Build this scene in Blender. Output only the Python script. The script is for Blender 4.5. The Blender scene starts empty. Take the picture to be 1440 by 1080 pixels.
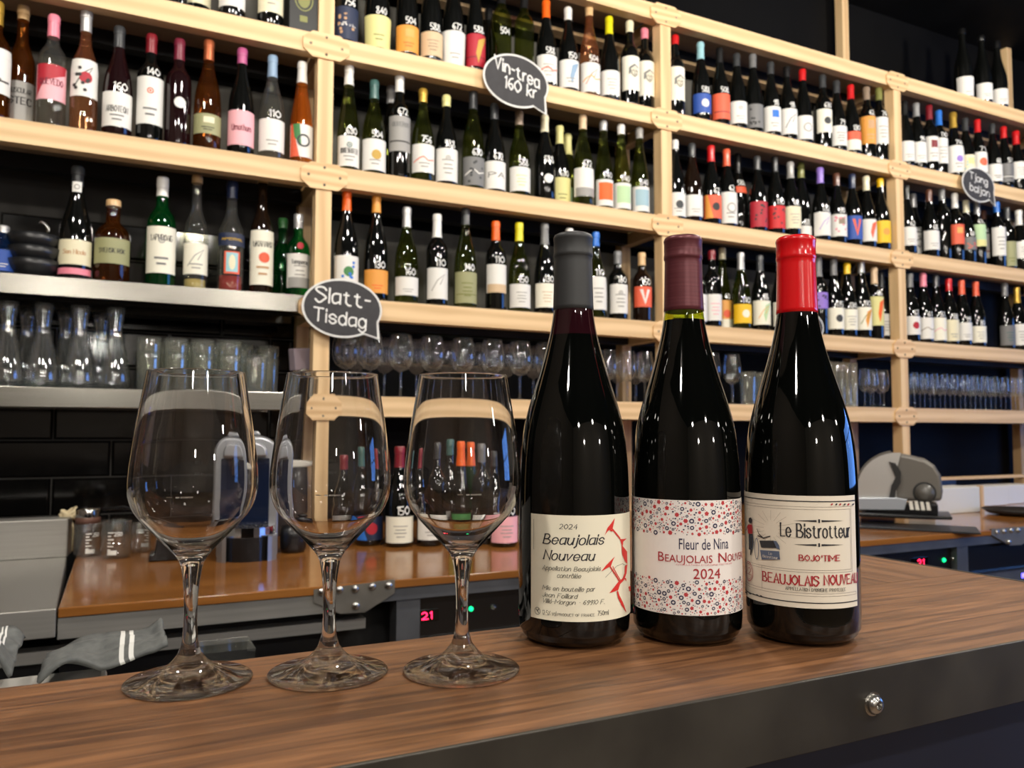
import bpy, bmesh, math, random
from mathutils import Vector, Matrix
R_ = random.Random(7)
C = bpy.context.scene.collection
sc = bpy.context.scene
EYE = 1.25
# ------------------------------------------------------------------ camera
F_PX, YAW, PITCH, ROLL = 1118.7, math.radians(26.215), math.radians(3.393), math.radians(.126)
FW = Vector((math.sin(YAW)*math.cos(PITCH), math.cos(YAW)*math.cos(PITCH), math.sin(PITCH)))
_r = Vector((math.cos(YAW), -math.sin(YAW), 0)); _u = _r.cross(FW)
RT = _r*math.cos(ROLL)+_u*math.sin(ROLL); UP = -_r*math.sin(ROLL)+_u*math.cos(ROLL)
cd = bpy.data.cameras.new('camera'); cam = bpy.data.objects.new('camera', cd); C.objects.link(cam)
cd.sensor_width = 36; cd.lens = F_PX/1440*36; cd.clip_start = .02
m = Matrix((RT, UP, -FW)).transposed().to_4x4(); m.translation = (0, 0, EYE); cam.matrix_world = m
cd.dof.use_dof = True; cd.dof.focus_distance = .56; cd.dof.aperture_fstop = 15
sc.camera = cam
def ray(x, y): return FW+RT*((x-720)/F_PX)+UP*((540-y)/F_PX)
def at_y(x, y, Y): d = ray(x, y); d = d*(Y/d.y); d.z += EYE; return d
def at_z(x, y, z): d = ray(x, y); d = d*((z-EYE)/d.z); d.z += EYE; return d
# ------------------------------------------------------------------ look, world, lights
sc.view_settings.view_transform = 'Standard'; sc.view_settings.look = 'None'
sc.view_settings.exposure = 1.0; sc.view_settings.gamma = 1; sc.view_settings.use_curve_mapping = False
sc.cycles.use_denoising = True; sc.cycles.max_bounces = 14; sc.cycles.transmission_bounces = 12
sc.cycles.transparent_max_bounces = 40; sc.cycles.glossy_bounces = 5; sc.cycles.diffuse_bounces = 3
sc.cycles.sample_clamp_indirect = 6; sc.cycles.caustics_refractive = True; sc.cycles.blur_glossy = .3
w = bpy.data.worlds.new('dusk_sky'); sc.world = w; w.use_nodes = True
w.node_tree.nodes['Background'].inputs[0].default_value = (.10, .27, .78, 1)
w.node_tree.nodes['Background'].inputs[1].default_value = 3.6
def lamp(name, loc, power, rad=.05, col=(1, .93, .835)):
    l = bpy.data.lights.new(name, 'POINT'); l.energy = power; l.shadow_soft_size = rad; l.color = col
    o = bpy.data.objects.new(name, l); o.location = loc; C.objects.link(o); return o
# ceiling lamps of the room, on rows in front of the shelves and over the guests
LAMPS = [(-.7, 1.15, 2.98, 28), (.75, 1.15, 2.98, 30), (2.2, 1.15, 2.98, 32), (3.9, 1.15, 2.98, 36), (-1.1, -.75, 2.8, 40), (.45, -.75, 2.8, 40), (2.1, -.75, 2.8, 38),
         (-.5, -1.9, 2.3, 14), (1.0, -2.0, 2.35, 14), (3.0, -1.9, 2.3, 14), (-.2, -3.4, 2.1, 18), (2.4, -3.4, 2.1, 18)]
for x, y, z, pw in LAMPS: lamp('ceiling_bulb_light', (x, y, z), pw, .07).data.cycles.is_caustics_light = y < 1.2
al = bpy.data.lights.new('daylight_portal', 'AREA'); al.shape = 'RECTANGLE'; al.size = 3.6; al.size_y = 1.7
al.cycles.is_portal = True
ao = bpy.data.objects.new('daylight_portal', al); C.objects.link(ao); ao.location = (6.98, -.6, 1.75)
ao.rotation_euler = (0, math.radians(90), 0)
# ------------------------------------------------------------------ materials
def lin(c):
    return tuple((v/255/12.92 if v/255 <= .04045 else ((v/255+.055)/1.055)**2.4) for v in c)
MATS = {}
def mat(name, rgb, rough=.5, metal=0, spec=.5, coat=0, emit=0):
    if name in MATS: return MATS[name]
    m = bpy.data.materials.new(name); m.use_nodes = True; b = m.node_tree.nodes['Principled BSDF']
    c = lin(rgb)
    b.inputs['Base Color'].default_value = (*c, 1); b.inputs['Roughness'].default_value = rough
    b.inputs['Metallic'].default_value = metal; b.inputs['Specular IOR Level'].default_value = spec
    b.inputs['Coat Weight'].default_value = coat
    if emit: b.inputs['Emission Color'].default_value = (*c, 1); b.inputs['Emission Strength'].default_value = emit
    MATS[name] = m; return m
def noise_mat(name, c1, c2, scale=(1, 1, 1), nscale=8, rough=(.4, .6), metal=0, bump=0, detail=6, distort=0, ramp=(.3, .7), wave=None, knots=None, coord='Object', coat=0):
    m = bpy.data.materials.new(name); m.use_nodes = True; t = m.node_tree; N = t.nodes; L = t.links; b = N['Principled BSDF']
    tc = N.new('ShaderNodeTexCoord'); mp = N.new('ShaderNodeMapping'); mp.inputs['Scale'].default_value = scale
    L.new(tc.outputs[coord], mp.inputs[0])
    n = N.new('ShaderNodeTexNoise'); n.inputs['Scale'].default_value = nscale; n.inputs['Detail'].default_value = detail
    n.inputs['Distortion'].default_value = distort; L.new(mp.outputs[0], n.inputs['Vector'])
    r = N.new('ShaderNodeValToRGB'); r.color_ramp.elements[0].position = ramp[0]; r.color_ramp.elements[1].position = ramp[1]
    r.color_ramp.elements[0].color = (*lin(c1), 1); r.color_ramp.elements[1].color = (*lin(c2), 1)
    fac = n.outputs['Fac']
    if wave:
        wv = N.new('ShaderNodeTexWave'); wv.inputs['Scale'].default_value = wave[0]; wv.inputs['Distortion'].default_value = wave[1]
        wv.inputs['Detail'].default_value = 3; wv.bands_direction = 'Y' if len(wave) < 3 else wave[2]
        L.new(mp.outputs[0], wv.inputs['Vector'])
        mx = N.new('ShaderNodeMix'); mx.inputs[0].default_value = .45; L.new(fac, mx.inputs[2]); L.new(wv.outputs['Fac'], mx.inputs[3]); fac = mx.outputs[0]
    L.new(fac, r.inputs[0]); col = r.outputs[0]
    if knots:
        v = N.new('ShaderNodeTexVoronoi'); v.inputs['Scale'].default_value = knots[0]; L.new(tc.outputs[coord], v.inputs['Vector'])
        kr = N.new('ShaderNodeValToRGB'); kr.color_ramp.elements[0].position = knots[1]*.4; kr.color_ramp.elements[1].position = knots[1]
        kr.color_ramp.elements[0].color = (*lin(knots[2]), 1); kr.color_ramp.elements[1].color = (1, 1, 1, 1)
        L.new(v.outputs['Distance'], kr.inputs[0])
        mu = N.new('ShaderNodeMix'); mu.data_type = 'RGBA'; mu.blend_type = 'MULTIPLY'; mu.inputs[0].default_value = 1
        L.new(col, mu.inputs[6]); L.new(kr.outputs[0], mu.inputs[7]); col = mu.outputs[2]
    L.new(col, b.inputs['Base Color'])
    rr = N.new('ShaderNodeMapRange'); rr.inputs[3].default_value = rough[0]; rr.inputs[4].default_value = rough[1]
    L.new(n.outputs['Fac'], rr.inputs[0]); L.new(rr.outputs[0], b.inputs['Roughness'])
    b.inputs['Metallic'].default_value = metal; b.inputs['Coat Weight'].default_value = coat; b.inputs['Coat Roughness'].default_value = .12
    if bump:
        bp = N.new('ShaderNodeBump'); bp.inputs['Strength'].default_value = bump; bp.inputs['Distance'].default_value = .001
        L.new(fac, bp.inputs['Height']); L.new(bp.outputs[0], b.inputs['Normal'])
    MATS[name] = m; return m
def thin_glass(name, tint=(1, 1, 1), ior=1.55, haze=0, hazecol=(200, 200, 200), rough=.01):
    m = bpy.data.materials.new(name); m.use_nodes = True; t = m.node_tree; N = t.nodes; L = t.links
    N.remove(N['Principled BSDF']); out = N['Material Output']
    fr = N.new('ShaderNodeFresnel'); fr.inputs[0].default_value = ior
    ge = N.new('ShaderNodeNewGeometry'); mi = N.new('ShaderNodeMix'); mi.inputs[2].default_value = ior; mi.inputs[3].default_value = 1/ior
    L.new(ge.outputs['Backfacing'], mi.inputs[0]); L.new(mi.outputs[0], fr.inputs[0])   # the same reflectance from either side of the wall
    tr = N.new('ShaderNodeBsdfTransparent'); tr.inputs[0].default_value = (*tint, 1)
    gl = N.new('ShaderNodeBsdfGlossy'); gl.inputs['Roughness'].default_value = rough
    mx = N.new('ShaderNodeMixShader'); L.new(fr.outputs[0], mx.inputs[0]); L.new(gl.outputs[0], mx.inputs[2])
    if haze:
        df = N.new('ShaderNodeBsdfDiffuse'); df.inputs[0].default_value = (*lin(hazecol), 1)
        m2 = N.new('ShaderNodeMixShader'); m2.inputs[0].default_value = haze
        L.new(tr.outputs[0], m2.inputs[1]); L.new(df.outputs[0], m2.inputs[2]); L.new(m2.outputs[0], mx.inputs[1])
    else: L.new(tr.outputs[0], mx.inputs[1])
    L.new(mx.outputs[0], out.inputs[0]); MATS[name] = m; return m
def real_glass(name, col=(1, 1, 1)):
    m = bpy.data.materials.new(name); m.use_nodes = True; b = m.node_tree.nodes['Principled BSDF']
    b.inputs['Base Color'].default_value = (*col, 1); b.inputs['Transmission Weight'].default_value = 1
    b.inputs['Roughness'].default_value = 0; b.inputs['IOR'].default_value = 1.5
    MATS[name] = m; return m
PINE = noise_mat('spruce_wood', (206, 172, 126), (226, 194, 148), (.9, 9, 9), 3, (.5, .65), bump=.1, distort=.4, wave=(.8, 5, 'Z'), knots=(2.1, .085, (120, 78, 48)))
PINE_D = noise_mat('spruce_wood_upright', (204, 168, 122), (224, 192, 144), (9, 9, .9), 3, (.5, .65), bump=.1, distort=.4, wave=(.8, 5, 'X'))
PLY = noise_mat('gusset_plywood', (206, 166, 118), (228, 194, 146), (1.5, 9, 9), 4, (.5, .65), wave=(1.2, 5, 'Z'))
BOARD = noise_mat('shelf_board_wood', (150, 128, 108), (172, 150, 128), (1, 6, 6), 3, (.55, .7))
BARTOP = noise_mat('worn_oak_bar_top', (78, 50, 32), (132, 90, 56), (2.4, 44, 44), 3.0, (.30, .50), bump=.25, distort=.8, ramp=(.34, .68), detail=11)
BARRET = noise_mat('worn_oak_return', (78, 50, 33), (128, 88, 57), (44, 2.4, 44), 3.0, (.30, .50), bump=.25, distort=.8, ramp=(.34, .68), detail=11)
BACKTOP = noise_mat('amber_oak_counter', (120, 74, 32), (150, 98, 48), (1.5, 10, 10), 2, (.10, .16), distort=.5)
STEEL = noise_mat('brushed_steel', (132, 130, 124), (142, 140, 134), (1, 30, 30), 6, (.2, .27), metal=1)
SATIN = noise_mat('satin_steel', (148, 146, 140), (158, 155, 149), (1, 30, 30), 6, (.3, .42), metal=.55)
RAWSTEEL = noise_mat('dark_raw_steel', (58, 55, 50), (78, 74, 66), (3, 3, 3), 5, (.40, .58), metal=.6)
GREYMET = noise_mat('grey_lacquered_steel', (78, 80, 84), (92, 94, 98), (3, 3, 3), 5, (.35, .5), metal=.4)
TILE = noise_mat('black_glazed_tile', (10, 10, 10), (16, 15, 14), (1, 1, 1), 20, (.06, .12))
GROUT = mat('dark_grout', (48, 46, 43), .85)
BLACKWALL = noise_mat('black_painted_wall', (4, 4, 5), (8, 8, 9), (1, 1, 1), 3, (.5, .8))
BLACKWALL.node_tree.nodes['Principled BSDF'].inputs['Specular IOR Level'].default_value = .12
DARK = mat('matt_black', (14, 14, 15), .55)
NAVY = noise_mat('navy_bar_panel', (10, 14, 28), (16, 22, 40), (1, 1, 1), 3, (.4, .6))
SCREW = mat('screw_steel', (120, 112, 98), .35, 1)
BOLT = mat('bolt_steel', (190, 188, 184), .25, 1)
BG_GLASS = thin_glass('shelf_glassware', (.95, .96, .96), 1.9, .02, (230, 230, 226))
HIBALL = thin_glass('thick_tumbler_glass', (.92, .93, .90), 1.9, .05, (222, 224, 216))
CRYSTAL = real_glass('crystal')
CRYSTAL_FOOT = real_glass('crystal_foot')
_t = CRYSTAL_FOOT.node_tree; _m = _t.nodes.new('ShaderNodeMixShader'); _x = _t.nodes.new('ShaderNodeBsdfTransparent'); _m.inputs[0].default_value = .32
_t.links.new(_t.nodes['Principled BSDF'].outputs[0], _m.inputs[1]); _t.links.new(_x.outputs[0], _m.inputs[2]); _t.links.new(_m.outputs[0], _t.nodes['Material Output'].inputs[0])
GL = {
 'k': mat('black_wine_bottle_glass', (9, 10, 9), .05, coat=.3), 'r': mat('dark_red_bottle_glass', (26, 10, 12), .05, coat=.3),
 'n': mat('brown_bottle_glass', (24, 14, 8), .05, coat=.3),
 'g': thin_glass('olive_green_bottle_glass', (.46, .50, .20), 1.55, .05, (70, 78, 20)),
 'e': thin_glass('emerald_bottle_glass', (.10, .62, .26), 1.55, .10, (10, 110, 50)),
 'c': thin_glass('clear_bottle_glass', (.80, .80, .72), 1.55, .03),
 'a': thin_glass('amber_filled_bottle_glass', (.62, .34, .13), 1.55, .07, (130, 70, 20)),
 'o': thin_glass('orange_wine_bottle_glass', (.85, .48, .16), 1.55, .14, (210, 110, 30)),
 'p': thin_glass('rose_wine_bottle_glass', (.78, .55, .38), 1.55, .09, (190, 120, 80)),
 'u': thin_glass('blue_bottle_glass', (.25, .45, .80), 1.55, .10, (30, 70, 130)),
}
GW = {'k': 'dark', 'r': 'dark red', 'n': 'dark brown', 'g': 'olive green', 'e': 'emerald green', 'c': 'clear', 'a': 'amber', 'o': 'orange', 'p': 'rosé', 'u': 'pale blue'}
COL = {'white': (222, 220, 214), 'cream': (224, 216, 184), 'ivory': (232, 228, 210), 'paleyellow': (214, 208, 140), 'yellow': (232, 186, 20), 'lemon': (214, 204, 20), 'gold': (186, 150, 60),
 'orange': (232, 96, 20), 'amberc': (222, 150, 60), 'peach': (224, 160, 84), 'red': (196, 24, 28), 'darkred': (120, 22, 34), 'pink': (226, 130, 148), 'magenta': (176, 84, 130),
 'lightblue': (150, 196, 204), 'bluegrey': (134, 160, 186), 'blue': (40, 110, 200), 'royal': (36, 76, 160), 'navy': (24, 36, 66), 'purple': (140, 112, 196), 'green': (60, 124, 66),
 'sage': (150, 150, 108), 'silver': (176, 176, 176), 'grey': (110, 110, 110), 'charcoal': (52, 54, 56), 'black': (16, 16, 17), 'brown': (92, 54, 38), 'cork': (206, 170, 122),
 'copper': (176, 96, 60), 'taupe': (140, 122, 104), 'beige': (204, 176, 140), 'coral': (222, 92, 60), 'rosepaper': (232, 170, 178), 'palegreen': (176, 206, 160), 'paleblue': (150, 180, 192),
 'tan': (190, 150, 110), 'crimson': (170, 26, 44), 'teal': (60, 96, 92), 'olive': (122, 124, 66), 'ink': (34, 32, 32), 'softgrey': (150, 148, 144), 'burg': (110, 30, 50)}
CWORD = {'lemon': 'yellow', 'amberc': 'amber', 'darkred': 'dark red', 'lightblue': 'light blue', 'bluegrey': 'blue-grey', 'paleyellow': 'pale yellow', 'rosepaper': 'pink', 'palegreen': 'pale green', 'paleblue': 'pale blue', 'royal': 'blue', 'burg': 'burgundy', 'cork': 'cork-coloured'}
def paper(c): return mat('paper_'+c, COL[c], .55)
def foil(c): return mat('capsule_'+c, COL[c], .32, .55 if c in ('silver', 'gold', 'copper') else .05, coat=.25)
# ------------------------------------------------------------------ mesh helpers
def mesh(name, verts, faces, mats, idx=None, smooth=False):
    me = bpy.data.meshes.new(name); me.from_pydata([tuple(v) for v in verts], [], faces)
    for x in (mats if isinstance(mats, (list, tuple)) else [mats]): me.materials.append(x)
    if idx: me.polygons.foreach_set('material_index', idx)
    if smooth: me.polygons.foreach_set('use_smooth', [True]*len(faces))
    me.update(); return me
def link(name, me, parent=None, loc=(0, 0, 0), rot=(0, 0, 0), scale=(1, 1, 1)):
    o = bpy.data.objects.new(name, me); C.objects.link(o); o.location = loc; o.rotation_euler = rot; o.scale = scale
    if parent: o.parent = parent
    return o
def thing(name, label, cat, loc=(0, 0, 0), rotz=0, group=None):
    o = bpy.data.objects.new(name, None); C.objects.link(o); o.location = loc; o.rotation_euler = (0, 0, rotz)
    o.empty_display_size = .05; o['label'] = label; o['category'] = cat
    if group: o['group'] = group
    return o
def tag(o, label, cat, group=None):
    o['label'] = label; o['category'] = cat
    if group: o['group'] = group
    return o
def struct(o): o['kind'] = 'structure'; return o
class MB:
    def __init__(s): s.v = []; s.f = []; s.i = []
    def add(s, v, f, k=0):
        n = len(s.v); s.v += [tuple(q) for q in v]; s.f += [tuple(a+n for a in q) for q in f]; s.i += [k]*len(f); return s
    def box(s, a, b, k=0):
        x0, y0, z0 = a; x1, y1, z1 = b
        return s.add([(x0, y0, z0), (x1, y0, z0), (x1, y1, z0), (x0, y1, z0), (x0, y0, z1), (x1, y0, z1), (x1, y1, z1), (x0, y1, z1)],
                     [(0, 3, 2, 1), (4, 5, 6, 7), (0, 1, 5, 4), (1, 2, 6, 5), (2, 3, 7, 6), (3, 0, 4, 7)], k)
    def prism(s, pts, ax, a, b, k=0):
        n = len(pts); f = {'x': lambda p, q: (q, p[0], p[1]), 'y': lambda p, q: (p[0], q, p[1]), 'z': lambda p, q: (p[0], p[1], q)}[ax]
        v = [f(p, a) for p in pts]+[f(p, b) for p in pts]
        return s.add(v, [tuple(range(n-1, -1, -1)), tuple(range(n, 2*n))]+[(i, (i+1) % n, n+(i+1) % n, n+i) for i in range(n)], k)
    def lathe(s, prof, seg=20, k=0, c=(0, 0, 0), open_=False):
        v = []; f = []
        for r, z in prof:
            for j in range(seg):
                a = 2*math.pi*j/seg; v.append((c[0]+r*math.cos(a), c[1]+r*math.sin(a), c[2]+z))
        for i in range(len(prof)-1):
            for j in range(seg):
                f.append((i*seg+j, i*seg+(j+1) % seg, (i+1)*seg+(j+1) % seg, (i+1)*seg+j))
        if not open_:
            if prof[0][0] > 1e-5: f.append(tuple(range(seg-1, -1, -1)))
            if prof[-1][0] > 1e-5: f.append(tuple((len(prof)-1)*seg+j for j in range(seg)))
        return s.add(v, f, k)
    def tube(s, pts, r, seg=8, k=0):
        pts = [Vector(p) for p in pts]; v = []; f = []
        for i, p in enumerate(pts):
            t = (pts[min(i+1, len(pts)-1)]-pts[max(i-1, 0)]).normalized()
            a = t.cross(Vector((0, 0, 1)));  a = a.normalized() if a.length > 1e-4 else Vector((1, 0, 0)); b = t.cross(a)
            for j in range(seg):
                q = 2*math.pi*j/seg; v.append(p+(a*math.cos(q)+b*math.sin(q))*r)
        for i in range(len(pts)-1):
            for j in range(seg): f.append((i*seg+j, i*seg+(j+1) % seg, (i+1)*seg+(j+1) % seg, (i+1)*seg+j))
        f += [tuple(range(seg-1, -1, -1)), tuple((len(pts)-1)*seg+j for j in range(seg))]
        return s.add(v, f, k)
    def mesh(s, name, mats, smooth=False): return mesh(name, s.v, s.f, mats, s.i, smooth)
    def obj(s, name, mats, parent=None, smooth=False, **kw): return link(name, s.mesh(name, mats, smooth), parent, **kw)
def bevel(o, w, seg=2, ang=35):
    b = o.modifiers.new('bevel', 'BEVEL'); b.width = w; b.segments = seg; b.limit_method = 'ANGLE'; b.angle_limit = math.radians(ang); return o
def autosmooth(me, deg=40):
    me.polygons.foreach_set('use_smooth', [True]*len(me.polygons)); me.set_sharp_from_angle(angle=math.radians(deg))
def interp(tab, h):
    if h <= tab[0][0]: return tab[0][1]
    for (a, p), (b, q) in zip(tab, tab[1:]):
        if h <= b: return p+(q-p)*(h-a)/(b-a) if b > a else q
    return tab[-1][1]
# ------------------------------------------------------------------ stroke lettering (a skeleton alphabet of my own)
# points are x y pairs: x 0..6, y with baseline 2, x-height 6, capital height 8; '~' smooths the stroke
GLY = {
'A': '02-28-42 14-34', 'B': '02-08 ~08-28-37-36-25-05 ~05-25-44-43-32-02', 'C': '~47-38-18-06-04-12-32-43', 'D': '02-08 ~08-28-46-44-22-02',
'E': '48-08-02-42 05-35', 'F': '48-08-02 05-35', 'G': '~47-38-18-06-04-12-32-43-45 45-25', 'H': '02-08 42-48 05-45', 'I': '02-08', 'J': '38-33 ~33-22-12-03',
'K': '02-08 48-05 15-42', 'L': '08-02-32', 'M': '02-08-34-68-62', 'N': '02-08-42-48', 'O': '~28-37-46-44-33-22-13-04-06-17-28', 'P': '02-08 ~08-28-47-46-25-05',
'Q': '~28-37-46-44-33-22-13-04-06-17-28 34-51', 'R': '02-08 ~08-28-47-46-25-05 25-42', 'S': '~47-38-18-07-16-35-44-33-22-12-03', 'T': '08-48 28-22', 'U': '08-04 ~04-12-32-44 44-48',
'V': '08-22-48', 'W': '08-12-36-52-68', 'X': '02-48 08-42', 'Y': '08-25-48 25-22', 'Z': '08-48-02-42',
'a': '~36-16-05-03-12-33 36-32', 'b': '08-02 ~04-16-26-35-33-22-12-03', 'c': '~35-26-16-05-03-12-22-33', 'd': '38-32 ~34-26-16-05-03-12-22-34',
'e': '~04-34-35-26-16-05-03-12-22-33', 'f': '~38-28-17-16 16-12 06-26', 'g': '~34-26-16-05-03-12-22-34 36-31 ~31-20-10-01', 'h': '08-02 ~04-16-26-35-35 35-32',
'i': '06-02 07-08', 'j': '16-11 ~11-00 17-18', 'k': '08-02 36-04 14-32', 'l': '08-02', 'm': '06-02 ~04-16-26-35 35-32 ~34-46-56-65 65-62', 'n': '06-02 ~04-16-26-35 35-32',
'o': '~16-26-35-33-22-12-03-05-16', 'p': '06-00 ~04-16-26-35-33-22-12-03', 'q': '36-30 ~34-26-16-05-03-12-22-34', 'r': '06-02 ~04-16-26', 's': '~35-26-16-05-14-24-33-22-12-03',
't': '17-13 ~13-22-32 06-26', 'u': '06-03 ~03-12-22-34 36-32', 'v': '06-12-36', 'w': '06-12-35-42-66', 'x': '06-32 36-02', 'y': '06-12 36-00', 'z': '06-36-02-32',
'0': '~28-37-46-44-33-22-13-04-06-17-28', '1': '07-18-12', '2': '~07-18-28-37-35-02 02-42', '3': '~07-18-28-36-15 ~15-34-33-22-12-03', '4': '38-04-44 36-32', '5': '38-08-05 ~05-25-34-33-22-02',
'6': '~38-17-04-13-22-33-34-25-04', '7': '08-38-12', '8': '~25-07-18-28-37-03-12-32-43-25', '9': '~35-25-06-17-28-37-35-22-12', '.': '02-12', ',': '13-01', "'": '18-16', '-': '05-25',
'%': '02-48 07-16 44-33', 'é': '~04-34-35-26-16-05-03-12-22-33 17-28', 'ô': '~16-26-35-33-22-12-03-05-16 07-18-27', 'Ö': '~28-37-46-44-33-22-13-04-06-17-28 09-19 39-49', 'Ø': '~28-47-53-32-12-03-07-28 02-48', 'ä': '~36-16-05-03-12-33 36-32 07-08 27-28', 'É': '48-08-02-42 05-35', '·': '15-25', ' ': ''}
def strokes(ch):
    out = []
    for part in GLY.get(ch, '').split():
        sm = part[0] == '~'
        p = [(int(q[0]), int(q[1])-2) for q in part.lstrip('~').split('-')]
        if sm and len(p) > 2:
            q = []; n = len(p); cl = p[0] == p[-1]
            for i in range(n-1):
                a = p[i-1] if i else (p[-2] if cl else p[0]); b = p[i]; c = p[i+1]; d = p[i+2] if i+2 < n else (p[1] if cl else p[-1])
                for k in range(4):
                    t = k/4
                    q.append(tuple(.5*(2*b[j]+(c[j]-a[j])*t+(2*a[j]-5*b[j]+4*c[j]-d[j])*t*t+(3*b[j]-a[j]-3*c[j]+d[j])*t**3) for j in (0, 1)))
            q.append(p[-1]); p = q
        out.append(p)
    return out
SD = [0]
def strip(pts, hw, cap=.6):
    """mitred ribbon along a polyline; hw = half width per segment; each ribbon sits at its own tiny depth"""
    q = [pts[0]]
    for a in pts[1:]:
        if math.hypot(a[0]-q[-1][0], a[1]-q[-1][1]) > 1e-7: q.append(a)
    pts = q; n = len(pts)
    if n < 2: return []
    SD[0] = (SD[0]+1) % 7; dep = SD[0]*.000013
    seg = [((b[0]-a[0]), (b[1]-a[1])) for a, b in zip(pts, pts[1:])]; seg = [(x/math.hypot(x, y), y/math.hypot(x, y)) for x, y in seg]
    W = [hw(s) if callable(hw) else hw for s in seg]; L = []; Rr = []
    closed = math.hypot(pts[0][0]-pts[-1][0], pts[0][1]-pts[-1][1]) < 1e-7 and n > 3
    for i, p in enumerate(pts):
        s0 = seg[i-1] if i else (seg[-1] if closed else seg[0]); s1 = seg[i] if i < n-1 else (seg[0] if closed else seg[-1])
        w = (W[max(i-1, 0)]+W[min(i, n-2)])/2 if not closed else (W[i-1 if i else -1]+W[i if i < n-1 else 0])/2
        nx, nz = -(s0[1]+s1[1]), s0[0]+s1[0]; l = math.hypot(nx, nz)
        if l < .3: nx, nz, l = -s1[1], s1[0], 1
        c = max(.55, l/2); nx, nz = nx/l*w/c, nz/l*w/c; x, z = p
        if not closed and i == 0: x -= s1[0]*w*cap; z -= s1[1]*w*cap
        if not closed and i == n-1: x += s0[0]*w*cap; z += s0[1]*w*cap
        L.append((x+nx, z+nz, dep)); Rr.append((x-nx, z-nz, dep))
    return [[L[i], Rr[i], Rr[i+1], L[i+1]] for i in range(n-1)]
def text_polys(txt, x0, z0, cap, width=None, pen='round', weight=.12, slant=0, tilt=0, smallcaps=False, gap=1.25, jitter=0):
    """ribbons of a written line; cap = capital height; width squeezes the line to a length"""
    polys = []; cx = 0; seq = []
    for ch in txt:
        st = strokes(ch); wd = max([q[0] for s in st for q in s], default=2)
        seq.append((st, cx)); cx += (wd+gap) if st else 3.0
    tot = max(cx-gap, .1); sx = (width/tot) if width else cap/6; sz = cap/6; wt = weight*min(cap, 7.5*sx)
    hw = wt/2 if pen == 'round' else (lambda s: wt/2*(.60+.45*abs(s[1])))
    for (st, ox), ch in zip(seq, txt):
        jy = R_.uniform(-jitter, jitter)*cap
        for s in st:
            pts = []
            for x, y in s:
                X = (ox+x)*sx; Z = y*sz
                X += Z*slant; pts.append((x0+X, z0+Z+X*tilt+jy))
            polys += strip(pts, hw)
            if pen == 'serif' and max(q[1] for q in s)-min(q[1] for q in s) >= 3:
                for e, o in ((0, 1), (-1, -2)):
                    a, b = pts[e], pts[o]; yy = round(s[e][1], 3)
                    if abs(b[1]-a[1]) > abs(b[0]-a[0])*.9 and (yy in (0, 4) or (yy == 6 and ch not in 'tfA')):
                        q = min(wt*.8, sx*1.1); hh = wt*.16; zz = a[1]+(hh if yy == 0 else -hh)
                        polys += strip([(a[0]-q, zz), (a[0]+q, zz)], hh, 0)
    return polys
def rectp(x0, z0, x1, z1, step=.006):
    n = max(1, int(abs(x1-x0)/step)+1); return [[(x0+(x1-x0)*i/n, z0), (x0+(x1-x0)*(i+1)/n, z0), (x0+(x1-x0)*(i+1)/n, z1), (x0+(x1-x0)*i/n, z1)] for i in range(n)]
def ellp(cx, cz, rx, rz, n=16, ph=0): return [[(cx+rx*math.cos(2*math.pi*i/n+ph), cz+rz*math.sin(2*math.pi*i/n+ph)) for i in range(n)]]
def ringp(cx, cz, rx, rz, w, n=18):
    o = []
    for i in range(n):
        a, b = 2*math.pi*i/n, 2*math.pi*(i+1)/n
        o.append([(cx+(rx-w)*math.cos(a), cz+(rz-w)*math.sin(a)), (cx+rx*math.cos(a), cz+rz*math.sin(a)), (cx+rx*math.cos(b), cz+rz*math.sin(b)), (cx+(rx-w)*math.cos(b), cz+(rz-w)*math.sin(b))])
    return o
def linep(pts, w): return strip(list(pts), w/2, 0)
def font_polys(txt, x0, z0, cap, width=None):
    cu = bpy.data.curves.new('tmp', 'FONT'); cu.body = txt; cu.size = 1; cu.resolution_u = 3
    o = bpy.data.objects.new('tmp', cu); C.objects.link(o); dg = bpy.context.evaluated_depsgraph_get(); dg.update()
    me = o.evaluated_get(dg).to_mesh(); vs = [tuple(v.co) for v in me.vertices]; fs = [tuple(p.vertices) for p in me.polygons]
    o.evaluated_get(dg).to_mesh_clear(); bpy.data.objects.remove(o); bpy.data.curves.remove(cu)
    xa = min(v[0] for v in vs); xb = max(v[0] for v in vs); k = cap/.70; kx = width/(xb-xa) if width else k
    return [[(x0+(vs[i][0]-xa)*kx, z0+vs[i][1]*k) for i in f] for f in fs]
def cut(p, x, keep):
    o = []
    for a, b in zip(p, p[1:]+p[:1]):
        ia, ib = (a[0]-x)*keep >= 0, (b[0]-x)*keep >= 0
        if ia: o.append(a)
        if ia != ib: t = (x-a[0])/(b[0]-a[0]); o.append(tuple(u+(w_-u)*t for u, w_ in zip(a, b)))
    return o
def sliced(p, w=.005):
    """a flat print cut into upright slices so that it follows the round bottle"""
    lo, hi = min(q[0] for q in p), max(q[0] for q in p)
    if hi-lo < w*1.3: return [p]
    n = int((hi-lo)/w)+1; out = []; rest = list(p)
    for i in range(1, n):
        x = lo+(hi-lo)*i/n; c = cut(rest, x, -1); rest = cut(rest, x, 1)
        if len(c) > 2: out.append(c)
        if len(rest) < 3: break
    if len(rest) > 2: out.append(rest)
    return out
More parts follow.
